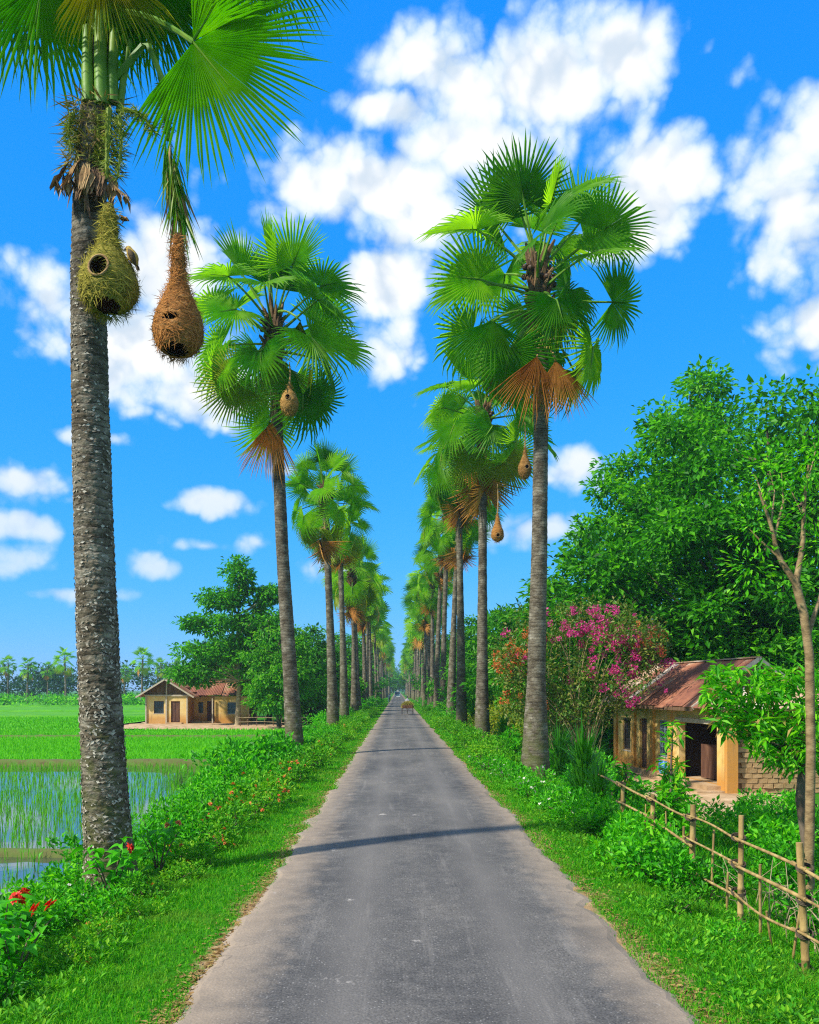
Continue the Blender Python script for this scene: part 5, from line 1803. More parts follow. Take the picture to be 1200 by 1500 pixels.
for k, (x, y, s) in enumerate(((-4.5, 8.6, .62), (-4.1, 8.0, .4), (-4.7, 7.6, .6), (-4.45, 9.1, .45), (-3.9, 9.9, .4), (-4.75, 10.2, .55), (-3.55, 10.4, .45), (-5.1, 9.2, .45), (-3.5, 7.7, .42))):
    put_bush('leafy_shrub', 'low green shrub among the red-flowered plants of the verge', 'shrub', BUSH_A[k % 4], x, y, s, k * 1.3, 'shrubs among the red-flowered plants')

# ground-hugging weeds that roughen the verge
M_WEED = M_SHRUB_B
mb = MB()
n0 = 2600
yy = 6.6 + 40 * rng.uniform(0, 1, n0) ** 1.5
xx = np.where(rng.uniform(0, 1, n0) < .5, -1, 1) * rng.uniform(2.75, 4.7, n0)
P = np.repeat(np.column_stack([xx, yy, gz(xx, yy) + .01]), 14, 0)
n = len(P)
a = rng.uniform(0, 6.28, n)
e = rng.uniform(.2, 1.0, n)
D = np.column_stack([np.cos(a), np.sin(a), e])
P = P + D * rng.uniform(0, .12, (n, 1))
leaves(mb, P, D, np.column_stack([rng.normal(0, .2, (n, 2)), np.ones(n)]), rng.uniform(.035, .085, n), rng.uniform(.018, .042, n))
stuff(ob('weeds', mb.mesh('weeds', M_WEED)), 'small leafy weeds scattered through the verge grass', 'weeds')

# the wood across the fields
def wood():
    rr = np.random.default_rng(12)
    mb = MB()
    ncl = 620
    x = np.concatenate([rr.uniform(-190, -14, ncl), rr.uniform(14, 150, 320)])
    y = rr.uniform(242, 300, len(x))
    hmax = 9.5 + 3.0 * smooth_noise(x, y * 0, 4, .09) + 2.0 * smooth_noise(x, y * 0, 9, .4)
    z = FIELD + hmax * rr.uniform(0, 1, len(x)) ** .6
    per = 42
    P = np.repeat(np.column_stack([x, y, z]), per, 0)
    n = len(P)
    g = unit(rr.normal(0, 1, (n, 3)))
    P = P + g * rr.uniform(.3, 1, (n, 1)) * np.array([[2.6, 2.2, 1.6]])
    P[:, 2] = np.maximum(P[:, 2], FIELD + .2)
    L = rr.uniform(.7, 1.4, n)
    leaves(mb, P, g + rr.normal(0, .4, (n, 3)), np.array([[0, 0, 1.0]]) + rr.normal(0, .4, (n, 3)), L, L * .6)
    stuff(ob('distant_wood', mb.mesh('distant_wood', M_WOOD)), 'hazy blue-green wood along the far edge of the rice fields', 'wood')
    # hedge of scrub before it
    mb = MB()
    m_ = 420
    x = rr.uniform(-170, -22, m_)
    y = np.where(rr.uniform(0, 1, m_) < .7, rr.normal(192, 3, m_), rr.normal(236, 3, m_))
    P = np.repeat(np.column_stack([x, y, FIELD + rr.uniform(.3, 2.0, m_)]), 40, 0)
    n = len(P)
    g = unit(rr.normal(0, 1, (n, 3)))
    P = P + g * rr.uniform(.3, 1, (n, 1)) * np.array([[2.2, 1.6, .9]])
    P[:, 2] = np.maximum(P[:, 2], FIELD + .1)
    L = rr.uniform(.4, .9, n)
    leaves(mb, P, g + rr.normal(0, .4, (n, 3)), np.array([[0, 0, 1.0]]) + rr.normal(0, .4, (n, 3)), L, L * .6)
    stuff(ob('scrub', mb.mesh('scrub', M_LEAF_B)), 'band of light green scrub before the far wood', 'scrub')


wood()
# trees that close the road far off
for k, (x, y, s, me) in enumerate([(-6, 470, 2.2, und), (7, 480, 2.2, und2), (-14, 520, 2.4, und2), (1.5, 590, 2.0, und), (15, 530, 2.4, und), (-3, 620, 2.1, und2), (6.5, 640, 2.2, und)]):
    put_tree('far_tree', 'hazy tree where the road disappears', me, x, y, s, k * 1.1, 'trees where the road disappears')


# ------------------------------------------------------------------ houses
def wall_material(name, a, b, c, stain=(0.46, 0.20, 0.035), low=0.85):
    m, nt, bs, out = mat_base(name)
    tc = nd(nt, 'ShaderNodeTexCoord')
    o = tc.outputs['Object']
    n1 = tex(nt, 'noise', 1.3, o, 6, 0.65)
    n2 = tex(nt, 'noise', 14, o, 6, 0.65)
    n3 = tex(nt, 'noise', 2.6, o, 5, 0.7, stretch=(1, 1, .18))
    col = ramp(nt, n1.outputs['Fac'], [(0.3, a), (0.5, b), (0.72, c)])
    sp = nd(nt, 'ShaderNodeSeparateXYZ')
    nt.links.new(o, sp.inputs[0])
    s = nd(nt, 'ShaderNodeMath', operation='MULTIPLY_ADD')
    nt.links.new(n1.outputs['Fac'], s.inputs[0])
    s.inputs[1].default_value = -1.4
    nt.links.new(sp.outputs[2], s.inputs[2])
    # splashed mud on the plinth, rain streaks
    col = mixc(nt, mrange(nt, s.outputs[0], -.25, .35, low, 0.0), col, stain)
    col = mixc(nt, mrange(nt, n3.outputs['Fac'], .56, .74, 0, .5), col, (0.16, 0.11, 0.06))
    col = mixc(nt, mrange(nt, n2.outputs['Fac'], .5, .8, 0, .3), col, (0.28, 0.2, 0.12))
    nt.links.new(col, bs.inputs['Base Color'])
    bs.inputs['Roughness'].default_value = .92
    bs.inputs['Specular IOR Level'].default_value = .15
    bump(nt, bs, n2.outputs['Fac'], .4, .02)
    return m


def rust_material(name, light=False):
    m, nt, bs, out = mat_base(name)
    tc = nd(nt, 'ShaderNodeTexCoord')
    o = tc.outputs['Object']
    oi = nd(nt, 'ShaderNodeObjectInfo')
    n1 = tex(nt, 'noise', 1.1, o, 6, .68, stretch=(1, .5, 1))
    n2 = tex(nt, 'noise', 9, o, 5, .6)
    ad = nd(nt, 'ShaderNodeMath', operation='MULTIPLY_ADD')
    nt.links.new(oi.outputs['Random'], ad.inputs[0])
    ad.inputs[1].default_value = .34
    nt.links.new(n1.outputs['Fac'], ad.inputs[2])
    if light:
        st = [(0.35, (.42, .36, .30)), (0.6, (.50, .42, .34)), (0.8, (.36, .22, .13))]
    else:
        st = [(0.42, (.48, .40, .33)), (0.49, (.36, .20, .11)), (0.62, (.27, .095, .042)), (0.84, (.16, .05, .025))]
    c = ramp(nt, ad.outputs[0], st)
    c = mixc(nt, mrange(nt, n2.outputs['Fac'], .5, .75, 0, .5), c, (.11, .05, .03))
    nt.links.new(c, bs.inputs['Base Color'])
    bs.inputs['Roughness'].default_value = .75
    bs.inputs['Metallic'].default_value = 0.0
    return m


M_OCHRE = wall_material('ochre_plaster', (.52, .31, .07), (.64, .43, .14), (.68, .52, .25))
M_BEIGE = wall_material('beige_plaster', (.58, .38, .12), (.68, .48, .19), (.70, .56, .30), low=.7)
M_RUST = rust_material('rusty_sheet')
M_TIN = rust_material('dull_tin_sheet', True)
M_BRICK = noisy_mat('mud_brick', [(.22, .13, .05), (.33, .21, .09), (.42, .29, .15)], 2.2, .95, .7, 16)
M_MORT = noisy_mat('mud_mortar', [(.16, .10, .045), (.27, .18, .085)], 4, .95, .5)
M_TIMB = noisy_mat('old_timber', [(.06, .035, .02), (.14, .08, .045), (.22, .14, .08)], 5, .85, .4, stretch=(1, 1, .2))
M_TRIM = noisy_mat('weathered_trim', [(.36, .30, .22), (.5, .44, .35)], 5, .85, .3)
M_DOOR = noisy_mat('brown_door', [(.05, .022, .014), (.10, .045, .026), (.16, .08, .045)], 4, .7, .3, stretch=(2, 2, .3))
M_ROOM_SHADE = noisy_mat('painted_room_shade', [(.035, .028, .022), (.06, .045, .035)], 2, .95, 0)  # darkness of the room inside, put into a near-black wall colour
M_BLUEP = noisy_mat('blue_cloth', [(.02, .10, .32), (.03, .17, .5), (.25, .42, .62)], 5, .8, .3)
M_SHUT = noisy_mat('blue_grey_shutter', [(.10, .16, .20), (.20, .28, .33), (.33, .40, .42)], 5, .7, .2)
M_IRON = noisy_mat('window_iron', [(.05, .045, .04), (.14, .10, .08)], 9, .6, .2)
mg, ntg, bsg, og = mat_base('window_glass')
bsg.inputs['Base Color'].default_value = (.03, .045, .05, 1)
bsg.inputs['Roughness'].default_value = .12
M_GLASS = mg


def boxob(name, c, s, mat, parent, rot=None):
    mb = MB()
    box(mb, (0, 0, 0), s)
    return ob(name, mb.mesh(name, mat), parent, tuple(c), rot or (0, 0, 0))


def sheet(p0, along, down, w, l, mat, parent, amp=.018, pitch=.105, jit=0.0, seed=0, name='roof_sheet'):
    """corrugated sheet: p0 = upper corner, along = ridge direction, down = slope direction"""
    along, down = unit(along), unit(down)
    nrm = np.cross(along, down)
    if nrm[2] < 0:
        nrm = -nrm
    rr = np.random.default_rng(seed)
    n = max(8, int(w / pitch * 6))
    u_ = np.linspace(0, w, n)
    z_ = amp * np.sin(u_ / pitch * 2 * np.pi)
    l = l * (1 + rr.normal(0, jit))
    tilt = rr.normal(0, .006)
    rows = np.linspace(0, l, 4)
    V = []
    for j, v in enumerate(rows):
        V.append(np.outer(u_, along) + down * v + np.outer(z_ + tilt * v + (.012 * (seed % 2)), nrm))
    V = np.concatenate(V)
    i = (np.arange(3)[:, None] * n + np.arange(n - 1)[None, :])
    F = np.stack([i, i + 1, i + n + 1, i + n], -1).reshape(-1, 4)
    mb = MB()
    mb.add(V, F)
    mb.add(V - nrm * .004, F[:, ::-1])
    return ob(name, mb.mesh(name, mat, True), parent, tuple(p0))


def wall_with_holes(name, L, H, T, holes, mat, parent, loc, rz):
    """wall along local +X, thickness T towards +Y, holes (x0,x1,z0,z1): one mesh with true openings"""
    xs_ = sorted({0, L, *[h[0] for h in holes], *[h[1] for h in holes]})
    zs_ = sorted({0, H, *[h[2] for h in holes], *[h[3] for h in holes]})
    nx_, nz_ = len(xs_) - 1, len(zs_) - 1

    def solid(i, k):
        if i < 0 or k < 0 or i >= nx_ or k >= nz_:
            return False
        xc, zc = (xs_[i] + xs_[i + 1]) / 2, (zs_[k] + zs_[k + 1]) / 2
        return not any(h[0] < xc < h[1] and h[2] < zc < h[3] for h in holes)

    mb = MB()
    for i in range(nx_):
        for k in range(nz_):
            if not solid(i, k):
                continue
            x0, x1, z0, z1 = xs_[i], xs_[i + 1], zs_[k], zs_[k + 1]
            mb.add([[x0, 0, z0], [x1, 0, z0], [x1, 0, z1], [x0, 0, z1]], [[0, 1, 2, 3]])
            mb.add([[x0, T, z0], [x1, T, z0], [x1, T, z1], [x0, T, z1]], [[3, 2, 1, 0]])
            if not solid(i - 1, k):
                mb.add([[x0, 0, z0], [x0, 0, z1], [x0, T, z1], [x0, T, z0]], [[0, 1, 2, 3]])
            if not solid(i + 1, k):
                mb.add([[x1, 0, z0], [x1, T, z0], [x1, T, z1], [x1, 0, z1]], [[0, 1, 2, 3]])
            if not solid(i, k - 1):
                mb.add([[x0, 0, z0], [x0, T, z0], [x1, T, z0], [x1, 0, z0]], [[0, 1, 2, 3]])
            if not solid(i, k + 1):
                mb.add([[x0, 0, z1], [x1, 0, z1], [x1, T, z1], [x0, T, z1]], [[0, 1, 2, 3]])
    return ob(name, mb.mesh(name, mat), parent, loc, (0, 0, rz))


def barred_window(parent, c, w, h, ax, mat_frame, bars=4, cross=2):
    """window set in a wall: ax 'x' = wall runs along local X, 'y' = along local Y"""
    t = ob('window', None, parent, tuple(c))
    s = (lambda a_, b_, d_: (a_, d_, b_)) if ax == 'x' else (lambda a_, b_, d_: (d_, a_, b_))
    p = (lambda a_, b_, d_=0: (a_, d_, b_)) if ax == 'x' else (lambda a_, b_, d_=0: (d_, a_, b_))
    mb = MB()
    f = .055
    for (a_, b_, ww, hh) in ((-w / 2 + f / 2, 0, f, h), (w / 2 - f / 2, 0, f, h), (0, h / 2 - f / 2, w - 2 * f, f), (0, -h / 2 + f / 2, w - 2 * f, f)):
        box(mb, p(a_, b_), s(ww, hh, .09))
    ob('frame', mb.mesh('frame', mat_frame), t)
    mb = MB()
    box(mb, p(0, 0), s(w - .1, h - .1, .012))
    ob('pane', mb.mesh('pane', M_GLASS), t, p(0, 0, .03 if ax == 'x' else .03))
    for k in range(bars):
        mb = MB()
        a_ = -w / 2 + f + (w - 2 * f) * (k + 1) / (bars + 1)
        tube(mb, [p(a_, -h / 2 + f), p(a_, h / 2 - f)], .014, 6)
        ob('bar', mb.mesh('bar', mat_frame), t)
    for k in range(cross):
        mb = MB()
        b_ = -h / 2 + h * (k + 1) / (cross + 1)
        box(mb, p(0, b_), s(w - 2 * f, .03, .03))
        ob('bar', mb.mesh('bar', mat_frame), t)
    mb = MB()
    box(mb, p(0, -h / 2 - .04, -.03), s(w + .12, .06, .16))
    ob('sill', mb.mesh('sill', M_TRIM), t)
    return t


def house_right():
    rz = R(6.3)
    zb = -1.10
    H = thing('brick_house', 'ochre mud-brick house with rusty corrugated roof and open dark doorway', 'house', (11.5, 31.2, zb), rz)
    Lh, Wd, He = 10.9, 4.4, 3.02
    # long wall facing the road: runs along local Y (rotate the wall builder by 90 degrees)
    holes = [(.55, 3.75, .27, 2.42), (4.85, 5.75, .95, 2.45), (7.0, 7.8, .28, 2.45), (8.9, 9.8, .95, 2.40)]
    # builder X -> local Y, thickness (+Y) -> local -X ; so place at x = T
    T = .26
    wall_with_holes('side_wall', Lh, He, T, holes, M_OCHRE, H, (T, 0, 0), R(90))
    # near end wall: mud-brick courses on a mortar core, plaster band above
    core = MB()
    box(core, (Wd / 2 + T / 2 + .02, .16, 1.5), (Wd - T - .06, .20, 3.0))
    ob('end_wall', core.mesh('end_wall', M_MORT), H)
    bm = []
    for v in range(4):
        rr = np.random.default_rng(v)
        mb = MB()
        box(mb, (0, 0, 0), (.375, .10, .165))
        mb.V[0] = mb.V[0] + rr.normal(0, .014, mb.V[0].shape)
        bm.append(mb.mesh('brick', M_BRICK))
    rr = np.random.default_rng(3)
    for r_ in range(12):
        off = .195 if r_ % 2 else 0
        x = .62 - off + .02
        while x < Wd - .2:
            if x > .5:
                if not (.28 > rr.uniform() - (.3 if r_ >= 9 else 0) and r_ > 4 and r_ % 3):
                    ob('brick', bm[rr.integers(4)], H, (x, .035 + rr.normal(0, .008), .11 + r_ * .183), (rr.normal(0, .015), rr.normal(0, .012), rr.normal(0, .015)))
            x += .39
    boxob('plaster_band', (Wd / 2 + .15, .035, 2.62), (Wd - .75, .07, .78), M_OCHRE, H)
    boxob('corner_pillar', (.21, -.02, 1.51), (.40, .36, 3.02), M_OCHRE, H)
    boxob('corner_pillar', (Wd - .1, -.02, 1.51), (.40, .36, 3.02), M_OCHRE, H)
    # plain walls out of view
    boxob('back_wall', (Wd / 2 + .15, Lh - .12, 1.5), (Wd - .6, .24, 3.0), M_OCHRE, H)
    boxob('far_wall', (Wd, Lh / 2, 1.5), (.2, Lh - .6, 3.0), M_OCHRE, H)
    # pilasters on the long wall
    for y_ in (4.45, 6.25, 8.35, 10.6):
        boxob('pilaster', (-.05, y_, 1.5), (.12, .30, 2.98), M_OCHRE, H)
    boxob('lintel', (-.03, 2.15, 2.52), (.10, 3.6, .16), M_TRIM, H)
    # recess behind the doorway: partitions painted as dark as the unlit room, inner door
    boxob('floor', (Wd / 2, Lh / 2, .13), (Wd - .3, Lh - .4, .24), M_DIRT, H)
    boxob('partition', (2.2, 4.4, 1.5), (3.6, .12, 2.7), M_ROOM_SHADE, H)
    boxob('partition', (2.3, 2.2, 1.5), (.12, 4.1, 2.7), M_ROOM_SHADE, H)
    dr = boxob('door', (1.0, 1.35, 1.15), (.05, .9, 1.7), M_DOOR, H, (0, 0, R(-28)))
    for k in range(4):
        mb = MB()
        box(mb, (-.032, -.33 + .22 * k, 0), (.02, .19, 1.66))
        ob('plank', mb.mesh('plank', M_DOOR), dr)
    boxob('door_leaf', (.75, 2.6, .95), (.05, .95, 1.3), M_DOOR, H, (0, 0, R(18)))
    boxob('step', (-.22, 2.1, .19), (.62, 3.7, .17), M_DIRT, H)
    boxob('step', (-.45, 2.1, .05), (1.15, 4.3, .15), M_DIRT, H)
    # windows and closed door on the long wall
    barred_window(H, (.10, 5.3, 1.70), .88, 1.48, 'y', M_SHUT, 4, 3)
    barred_window(H, (.10, 9.35, 1.67), .88, 1.43, 'y', M_IRON, 4, 2)
    d2 = boxob('door', (.14, 7.4, 1.36), (.06, .78, 2.15), M_DOOR, H)
    for k in range(3):
        mb = MB()
        box(mb, (-.04, 0, -.7 + .7 * k), (.025, .6, .5))
        ob('panel', mb.mesh('panel', M_DOOR), d2)
    boxob('plinth', (-.10, 7.4, .13), (.16, 7.0, .26), M_DIRT, H)
    # gable roof, ridge along local Y, near gable set back over the porch
    xr, zr, ze = 1.95, 4.85, 3.05
    xl, xrr = -.62, 4.75
    y0, y1 = 1.25, Lh + .45
    w = .82
    dl = np.array([xl - xr, 0, ze - zr])
    dR = np.array([xrr - xr, 0, ze - zr - .05])
    ln, lr = np.linalg.norm(dl), np.linalg.norm(dR)
    y_ = y0
    k = 0
    while y_ < y1 - .1:
        ww = min(w, y1 - y_) + .05
        sheet((xr, y_, zr + .01), (0, 1, 0), dl, ww, ln, M_TIN if k in (8, 10, 11) else M_RUST, H, jit=.012, seed=k)
        sheet((xr, y_, zr + .01), (0, 1, 0), dR, ww, lr, M_RUST, H, jit=.012, seed=k + 30)
        y_ += w
        k += 1
    mb = MB()
    box(mb, (xr, (y0 + y1) / 2, zr + .04), (.22, y1 - y0 + .1, .05), rot=None)
    ob('ridge_cap', mb.mesh('ridge_cap', M_TIN), H)
    for sgn, dv, l_ in ((-1, dl, ln), (1, dR, lr)):
        mb = MB()
        c = np.array([xr, y0 - .04, zr]) + dv / 2
        a_ = math.atan2(-dv[2], dv[0]) if sgn > 0 else math.atan2(dv[2], -dv[0]) + math.pi * 0
        box(mb, c + [0, 0, -.03], (l_, .05, .15), rot=(0, math.atan2(-dv[2], dv[0]), 0))
        ob('bargeboard', mb.mesh('bargeboard', M_TRIM), H)
    # gable infill under the verge
    mb = MB()
    g = np.array([[xl + .75, y0 + .12, ze], [xrr - .7, y0 + .12, ze], [xr, y0 + .12, zr - .12]])
    mb.add(np.concatenate([g, g + [0, .06, 0]]), [[0, 1, 2], [3, 5, 4]])
    ob('gable', mb.mesh('gable', M_TIMB), H)
    boxob('fascia', (xl + .03, (y0 + y1) / 2, ze - .08), (.04, y1 - y0, .13), M_TIMB, H)
    # low hipped porch roof in front of the gable
    ph = 3.80
    hx0, hx1 = -.62, 4.75
    pk = np.array([1.0, 1.2, ph])
    nrows = 7
    # front slope, as sheets laid side by side
    wsh = (hx1 - hx0) / nrows
    for k in range(nrows):
        xa = hx0 + k * wsh
        up = min(1.0, (xa + wsh / 2 - hx0) / 1.25)
        top = np.array([xa, -.42 + 1.6 * up, 3.03 + .75 * up])
        dn = np.array([0, -1.6, -.75])
        sheet(top, (1, 0, 0), dn, wsh + .03, up * np.linalg.norm(dn), M_TIN, H, seed=50 + k, name='porch_sheet')
    for k in range(2):
        ya = -.42 + k * .84
        f_ = (k + .5) / 2
        top = np.array([hx0 + 1.25 * (1 - f_ * 0 if False else 1) * (f_ * 2 if f_ < .5 else 1) * .9, ya, 3.03 + .75 * (f_ * 2 if f_ < .5 else 1) * .9])
        dn = np.array([hx0, ya, 3.03]) - top
        sheet(top, (0, 1, 0), dn, .86, np.linalg.norm(dn), M_RUST, H, seed=60 + k, name='porch_sheet')
    mb = MB()
    tube(mb, [(hx0, -.42, 3.06), (hx0 + 1.25, 1.18, 3.83)], .05, 6)
    ob('hip_cap', mb.mesh('hip_cap', M_TRIM), H)
    boxob('porch_beam', ((hx0 + hx1) / 2, -.36, 2.97), (hx1 - hx0 - .1, .08, .10), M_TIMB, H)
    # cloth hung at the window corner
    t = thing('blue_cloth', 'crumpled bright blue cloth hanging below the barred window of the brick house', 'cloth', (0, 0, 0))
    M = Matrix.Translation((11.5, 31.2, zb)) @ Matrix.Rotation(rz, 4, 'Z')
    p = M @ Vector((-.06, 5.0, .80))
    bpy.data.objects.remove(t)
    mb = MB()
    uu, vv = np.meshgrid(np.linspace(-.5, .5, 14), np.linspace(0, -.62, 12))
    xx_ = -.05 - .05 * np.sin(uu * 17 + vv * 5) * (.3 - vv) - .04 * smooth_noise(uu * 4, vv * 4, 3, 2)
    ww_ = uu * (1 - .35 * np.abs(vv)) + .04 * np.sin(vv * 13)
    V = np.stack([xx_, ww_, vv], -1).reshape(-1, 3)
    i = np.arange(11)[:, None] * 14 + np.arange(13)[None, :]
    F = np.stack([i, i + 1, i + 15, i + 14], -1).reshape(-1, 4)
    mb.add(V, F)
    mb.add(V + [.012, 0, 0], F[:, ::-1])
    c = ob('blue_cloth', mb.mesh('blue_cloth', M_BLUEP, True), None, tuple(p), (0, 0, rz))
    tag(c, 'crumpled bright blue cloth hanging below the barred window of the brick house', 'cloth')


house_right()


def house_left():
    d = 88.5
    zb = FIELD + .32
    bx = at(213, 1000, d)[0]
    H = thing('farm_house', 'small yellow-walled farmhouse with rusty gable roof beyond the rice fields', 'house', (bx, d, zb), 0)
    T = .22
    # gabled wing, front wall towards the road
    W1, He = 4.25, 2.72
    wall_with_holes('front_wall', W1, He, T, [(.85, 1.85, 1.0, 2.25), (2.55, 3.45, .12, 2.25)], M_BEIGE, H, (0, 0, 0), 0)
    for x_ in (.08, W1 / 2 - .02, W1 - .08):
        boxob('post', (x_, -.07, 1.36), (.13, .12, 2.72), M_TRIM, H)
    boxob('tie_beam', (W1 / 2, -.05, 2.80), (W1 + .3, .16, .15), M_TRIM, H)
    barred_window(H, (1.35, .10, 1.62), .98, 1.22, 'x', M_IRON, 3, 1)
    dr = boxob('door', (3.0, .14, 1.17), (.88, .05, 2.1), M_DOOR, H)
    for k in range(2):
        mb = MB()
        box(mb, (-.2 + .4 * k, -.035, 0), (.32, .02, 1.9))
        ob('panel', mb.mesh('panel', M_DOOR), dr)
    boxob('step', (3.0, -.3, .05), (1.5, .6, .12), M_DIRT, H)
    boxob('side_wall', (.1, 3.3, 1.36), (.2, 6.0, 2.7), M_BEIGE, H)
    boxob('side_wall', (W1 - .1, 1.45, 1.36), (.2, 2.4, 2.7), M_OCHRE, H)
    # gable of boards
    ap = 4.45
    n = 11
    for k in range(n):
        xa = -.15 + (W1 + .3) * k / n
        xb = -.15 + (W1 + .3) * (k + 1) / n - .015
        h = lambda x_: 2.88 + (ap - 2.95) * (1 - abs(x_ - W1 / 2) / (W1 / 2 + .35))
        V = [[xa, .02, 2.86], [xb, .02, 2.86], [xb, .02, h(xb)], [xa, .02, h(xa)], [xa, .07, 2.86], [xb, .07, 2.86], [xb, .07, h(xb)], [xa, .07, h(xa)]]
        mb = MB()
        mb.add(V, [[0, 1, 2, 3], [5, 4, 7, 6], [1, 5, 6, 2], [4, 0, 3, 7], [3, 2, 6, 7], [4, 5, 1, 0]])
        ob('gable_board', mb.mesh('gable_board', M_TIMB), H)
    boxob('king_post', (W1 / 2, -.03, 3.5), (.12, .08, 1.25), M_TRIM, H)
    # wing roof
    hw = W1 / 2 + .75
    for sgn in (-1, 1):
        dn = np.array([sgn * hw, 0, -(ap - 2.66)])
        for k in range(7):
            sheet((W1 / 2, -.75 + .92 * k, ap), (0, 1, 0), dn, .96, np.linalg.norm(dn), M_RUST, H, amp=.022, pitch=.16, seed=k + (0 if sgn < 0 else 10))
        mb = MB()
        box(mb, np.array([W1 / 2, -.78, ap]) + dn / 2 + [0, 0, -.05], (np.linalg.norm(dn), .05, .15), rot=(0, math.atan2(-dn[2], dn[0]), 0))
        ob('bargeboard', mb.mesh('bargeboard', M_TRIM), H)
    # main range behind, ridge along X
    x1, x2 = W1 / 2, 10.4
    yr, zr = 3.9, 4.42
    dnf = np.array([0, -3.2, -1.62])
    k = 0
    x_ = x1 + .3
    while x_ < x2:
        f0 = max(.12, min(1, (x_ - W1 / 2 + .3) / (hw)))
        sheet((x_, yr, zr), (1, 0, 0), dnf, .86, np.linalg.norm(dnf) * f0, M_RUST, H, amp=.022, pitch=.16, seed=20 + k)
        sheet((x_, yr, zr), (1, 0, 0), dnf * np.array([1, -1, 1]), .86, np.linalg.norm(dnf), M_RUST, H, amp=.022, pitch=.16, seed=50 + k)
        x_ += .82
        k += 1
    boxob('ridge_cap', ((x1 + x2) / 2, yr, zr + .05), (x2 - x1, .25, .06), M_TIN, H)
    wall_with_holes('porch_wall', 2.6, 2.7, T, [(.45, .95, 1.0, 2.1), (1.35, 2.2, .12, 2.2)], M_OCHRE, H, (W1 - .02, 2.7, 0), 0)
    boxob('door', (W1 + 1.75, 2.84, 1.15), (.84, .05, 2.05), M_DOOR, H)
    barred_window(H, (W1 + .68, 2.8, 1.55), .48, 1.08, 'x', M_IRON, 2, 1)
    wall_with_holes('room_wall', 3.5, 2.7, T, [(1.3, 2.35, .95, 2.1)], M_OCHRE, H, (6.7, .95, 0), 0)
    barred_window(H, (8.52, 1.05, 1.52), 1.02, 1.12, 'x', M_SHUT, 2, 1)
    boxob('room_side_wall', (6.8, 2.05, 1.35), (.2, 1.7, 2.7), M_OCHRE, H)
    boxob('room_side_wall', (10.1, 3.6, 1.35), (.2, 5.0, 2.7), M_OCHRE, H)
    boxob('back_wall', (5.1, 6.7, 1.35), (10.0, .2, 2.7), M_OCHRE, H)
    boxob('porch_post', (6.55, .7, 1.25), (.12, .12, 2.5), M_TRIM, H)
    boxob('porch_step', (5.45, 1.9, .08), (2.2, 1.3, .16), M_DIRT, H)
    boxob('plinth', (5.0, 3.3, -.12), (10.6, 7.4, .24), M_DIRT, H)


house_left()

# rough rail fence by the farmhouse
def yard_fence():
    t = thing('pole_fence', 'rough grey pole fence under the tree beside the farmhouse', 'fence', at(352, 1060, 83.5) * [1, 1, 0] + [0, 0, FIELD + .3])
    rr = np.random.default_rng(2)
    for k in range(9):
        mb = MB()
        x = k * .78
        tube(mb, [(x, 0, -.1), (x + rr.normal(0, .05), 0, .5), (x + rr.normal(0, .08), 0, .95 + rr.normal(0, .1))], [.05, .045, .035], 6)
        ob('post', mb.mesh('post', M_TIMB), t)
    for z in (.35, .75):
        mb = MB()
        tube(mb, [(-.2, -.06, z), (2, -.08, z + .05), (4.2, -.06, z - .06), (6.4, -.07, z + .03)], .035, 6)
        ob('rail', mb.mesh('rail', M_BARKP), t)


yard_fence()

# ------------------------------------------------------------------ bamboo fence on the verge
M_BAMB = noisy_mat('weathered_bamboo', [(.12, .075, .025), (.30, .20, .07), (.46, .34, .13)], 7, .8, .5, 30, stretch=(1, 1, .4))
M_TWINE = noisy_mat('twine', [(.04, .03, .02), (.10, .08, .05)], 20, .9, .3)


def bamboo(p0, p1, r, seed, sides=9, sag=0.0):
    """pole with nodes"""
    rr = np.random.default_rng(seed)
    p0, p1 = np.asarray(p0, float), np.asarray(p1, float)
    L = np.linalg.norm(p1 - p0)
    nn = max(2, int(L / .28))
    q = []
    for k in range(nn):
        a = k / nn
        q += [a + .001, a + .004 / max(L, .1) * 2, a + .03 / max(L, .3), a + .5 / nn]
    q = np.unique(np.clip(np.append(q, 1.0), 0, 1))
    rad = np.full(len(q), r)
    for k in range(nn):
        rad[np.argmin(abs(q - (k / nn + .004 / max(L, .1) * 2)))] = r * 1.17
    path = p0 + np.outer(q, p1 - p0) + np.outer(np.sin(q * 5 + seed) * .012 * L * .3 - sag * np.sin(q * np.pi), [rr.normal(0, .4), rr.normal(0, .4), 1])
    mb = MB()
    tube(mb, path, rad * np.linspace(1.05, .88, len(q)), sides)
    return mb.mesh('pole', M_BAMB, True)


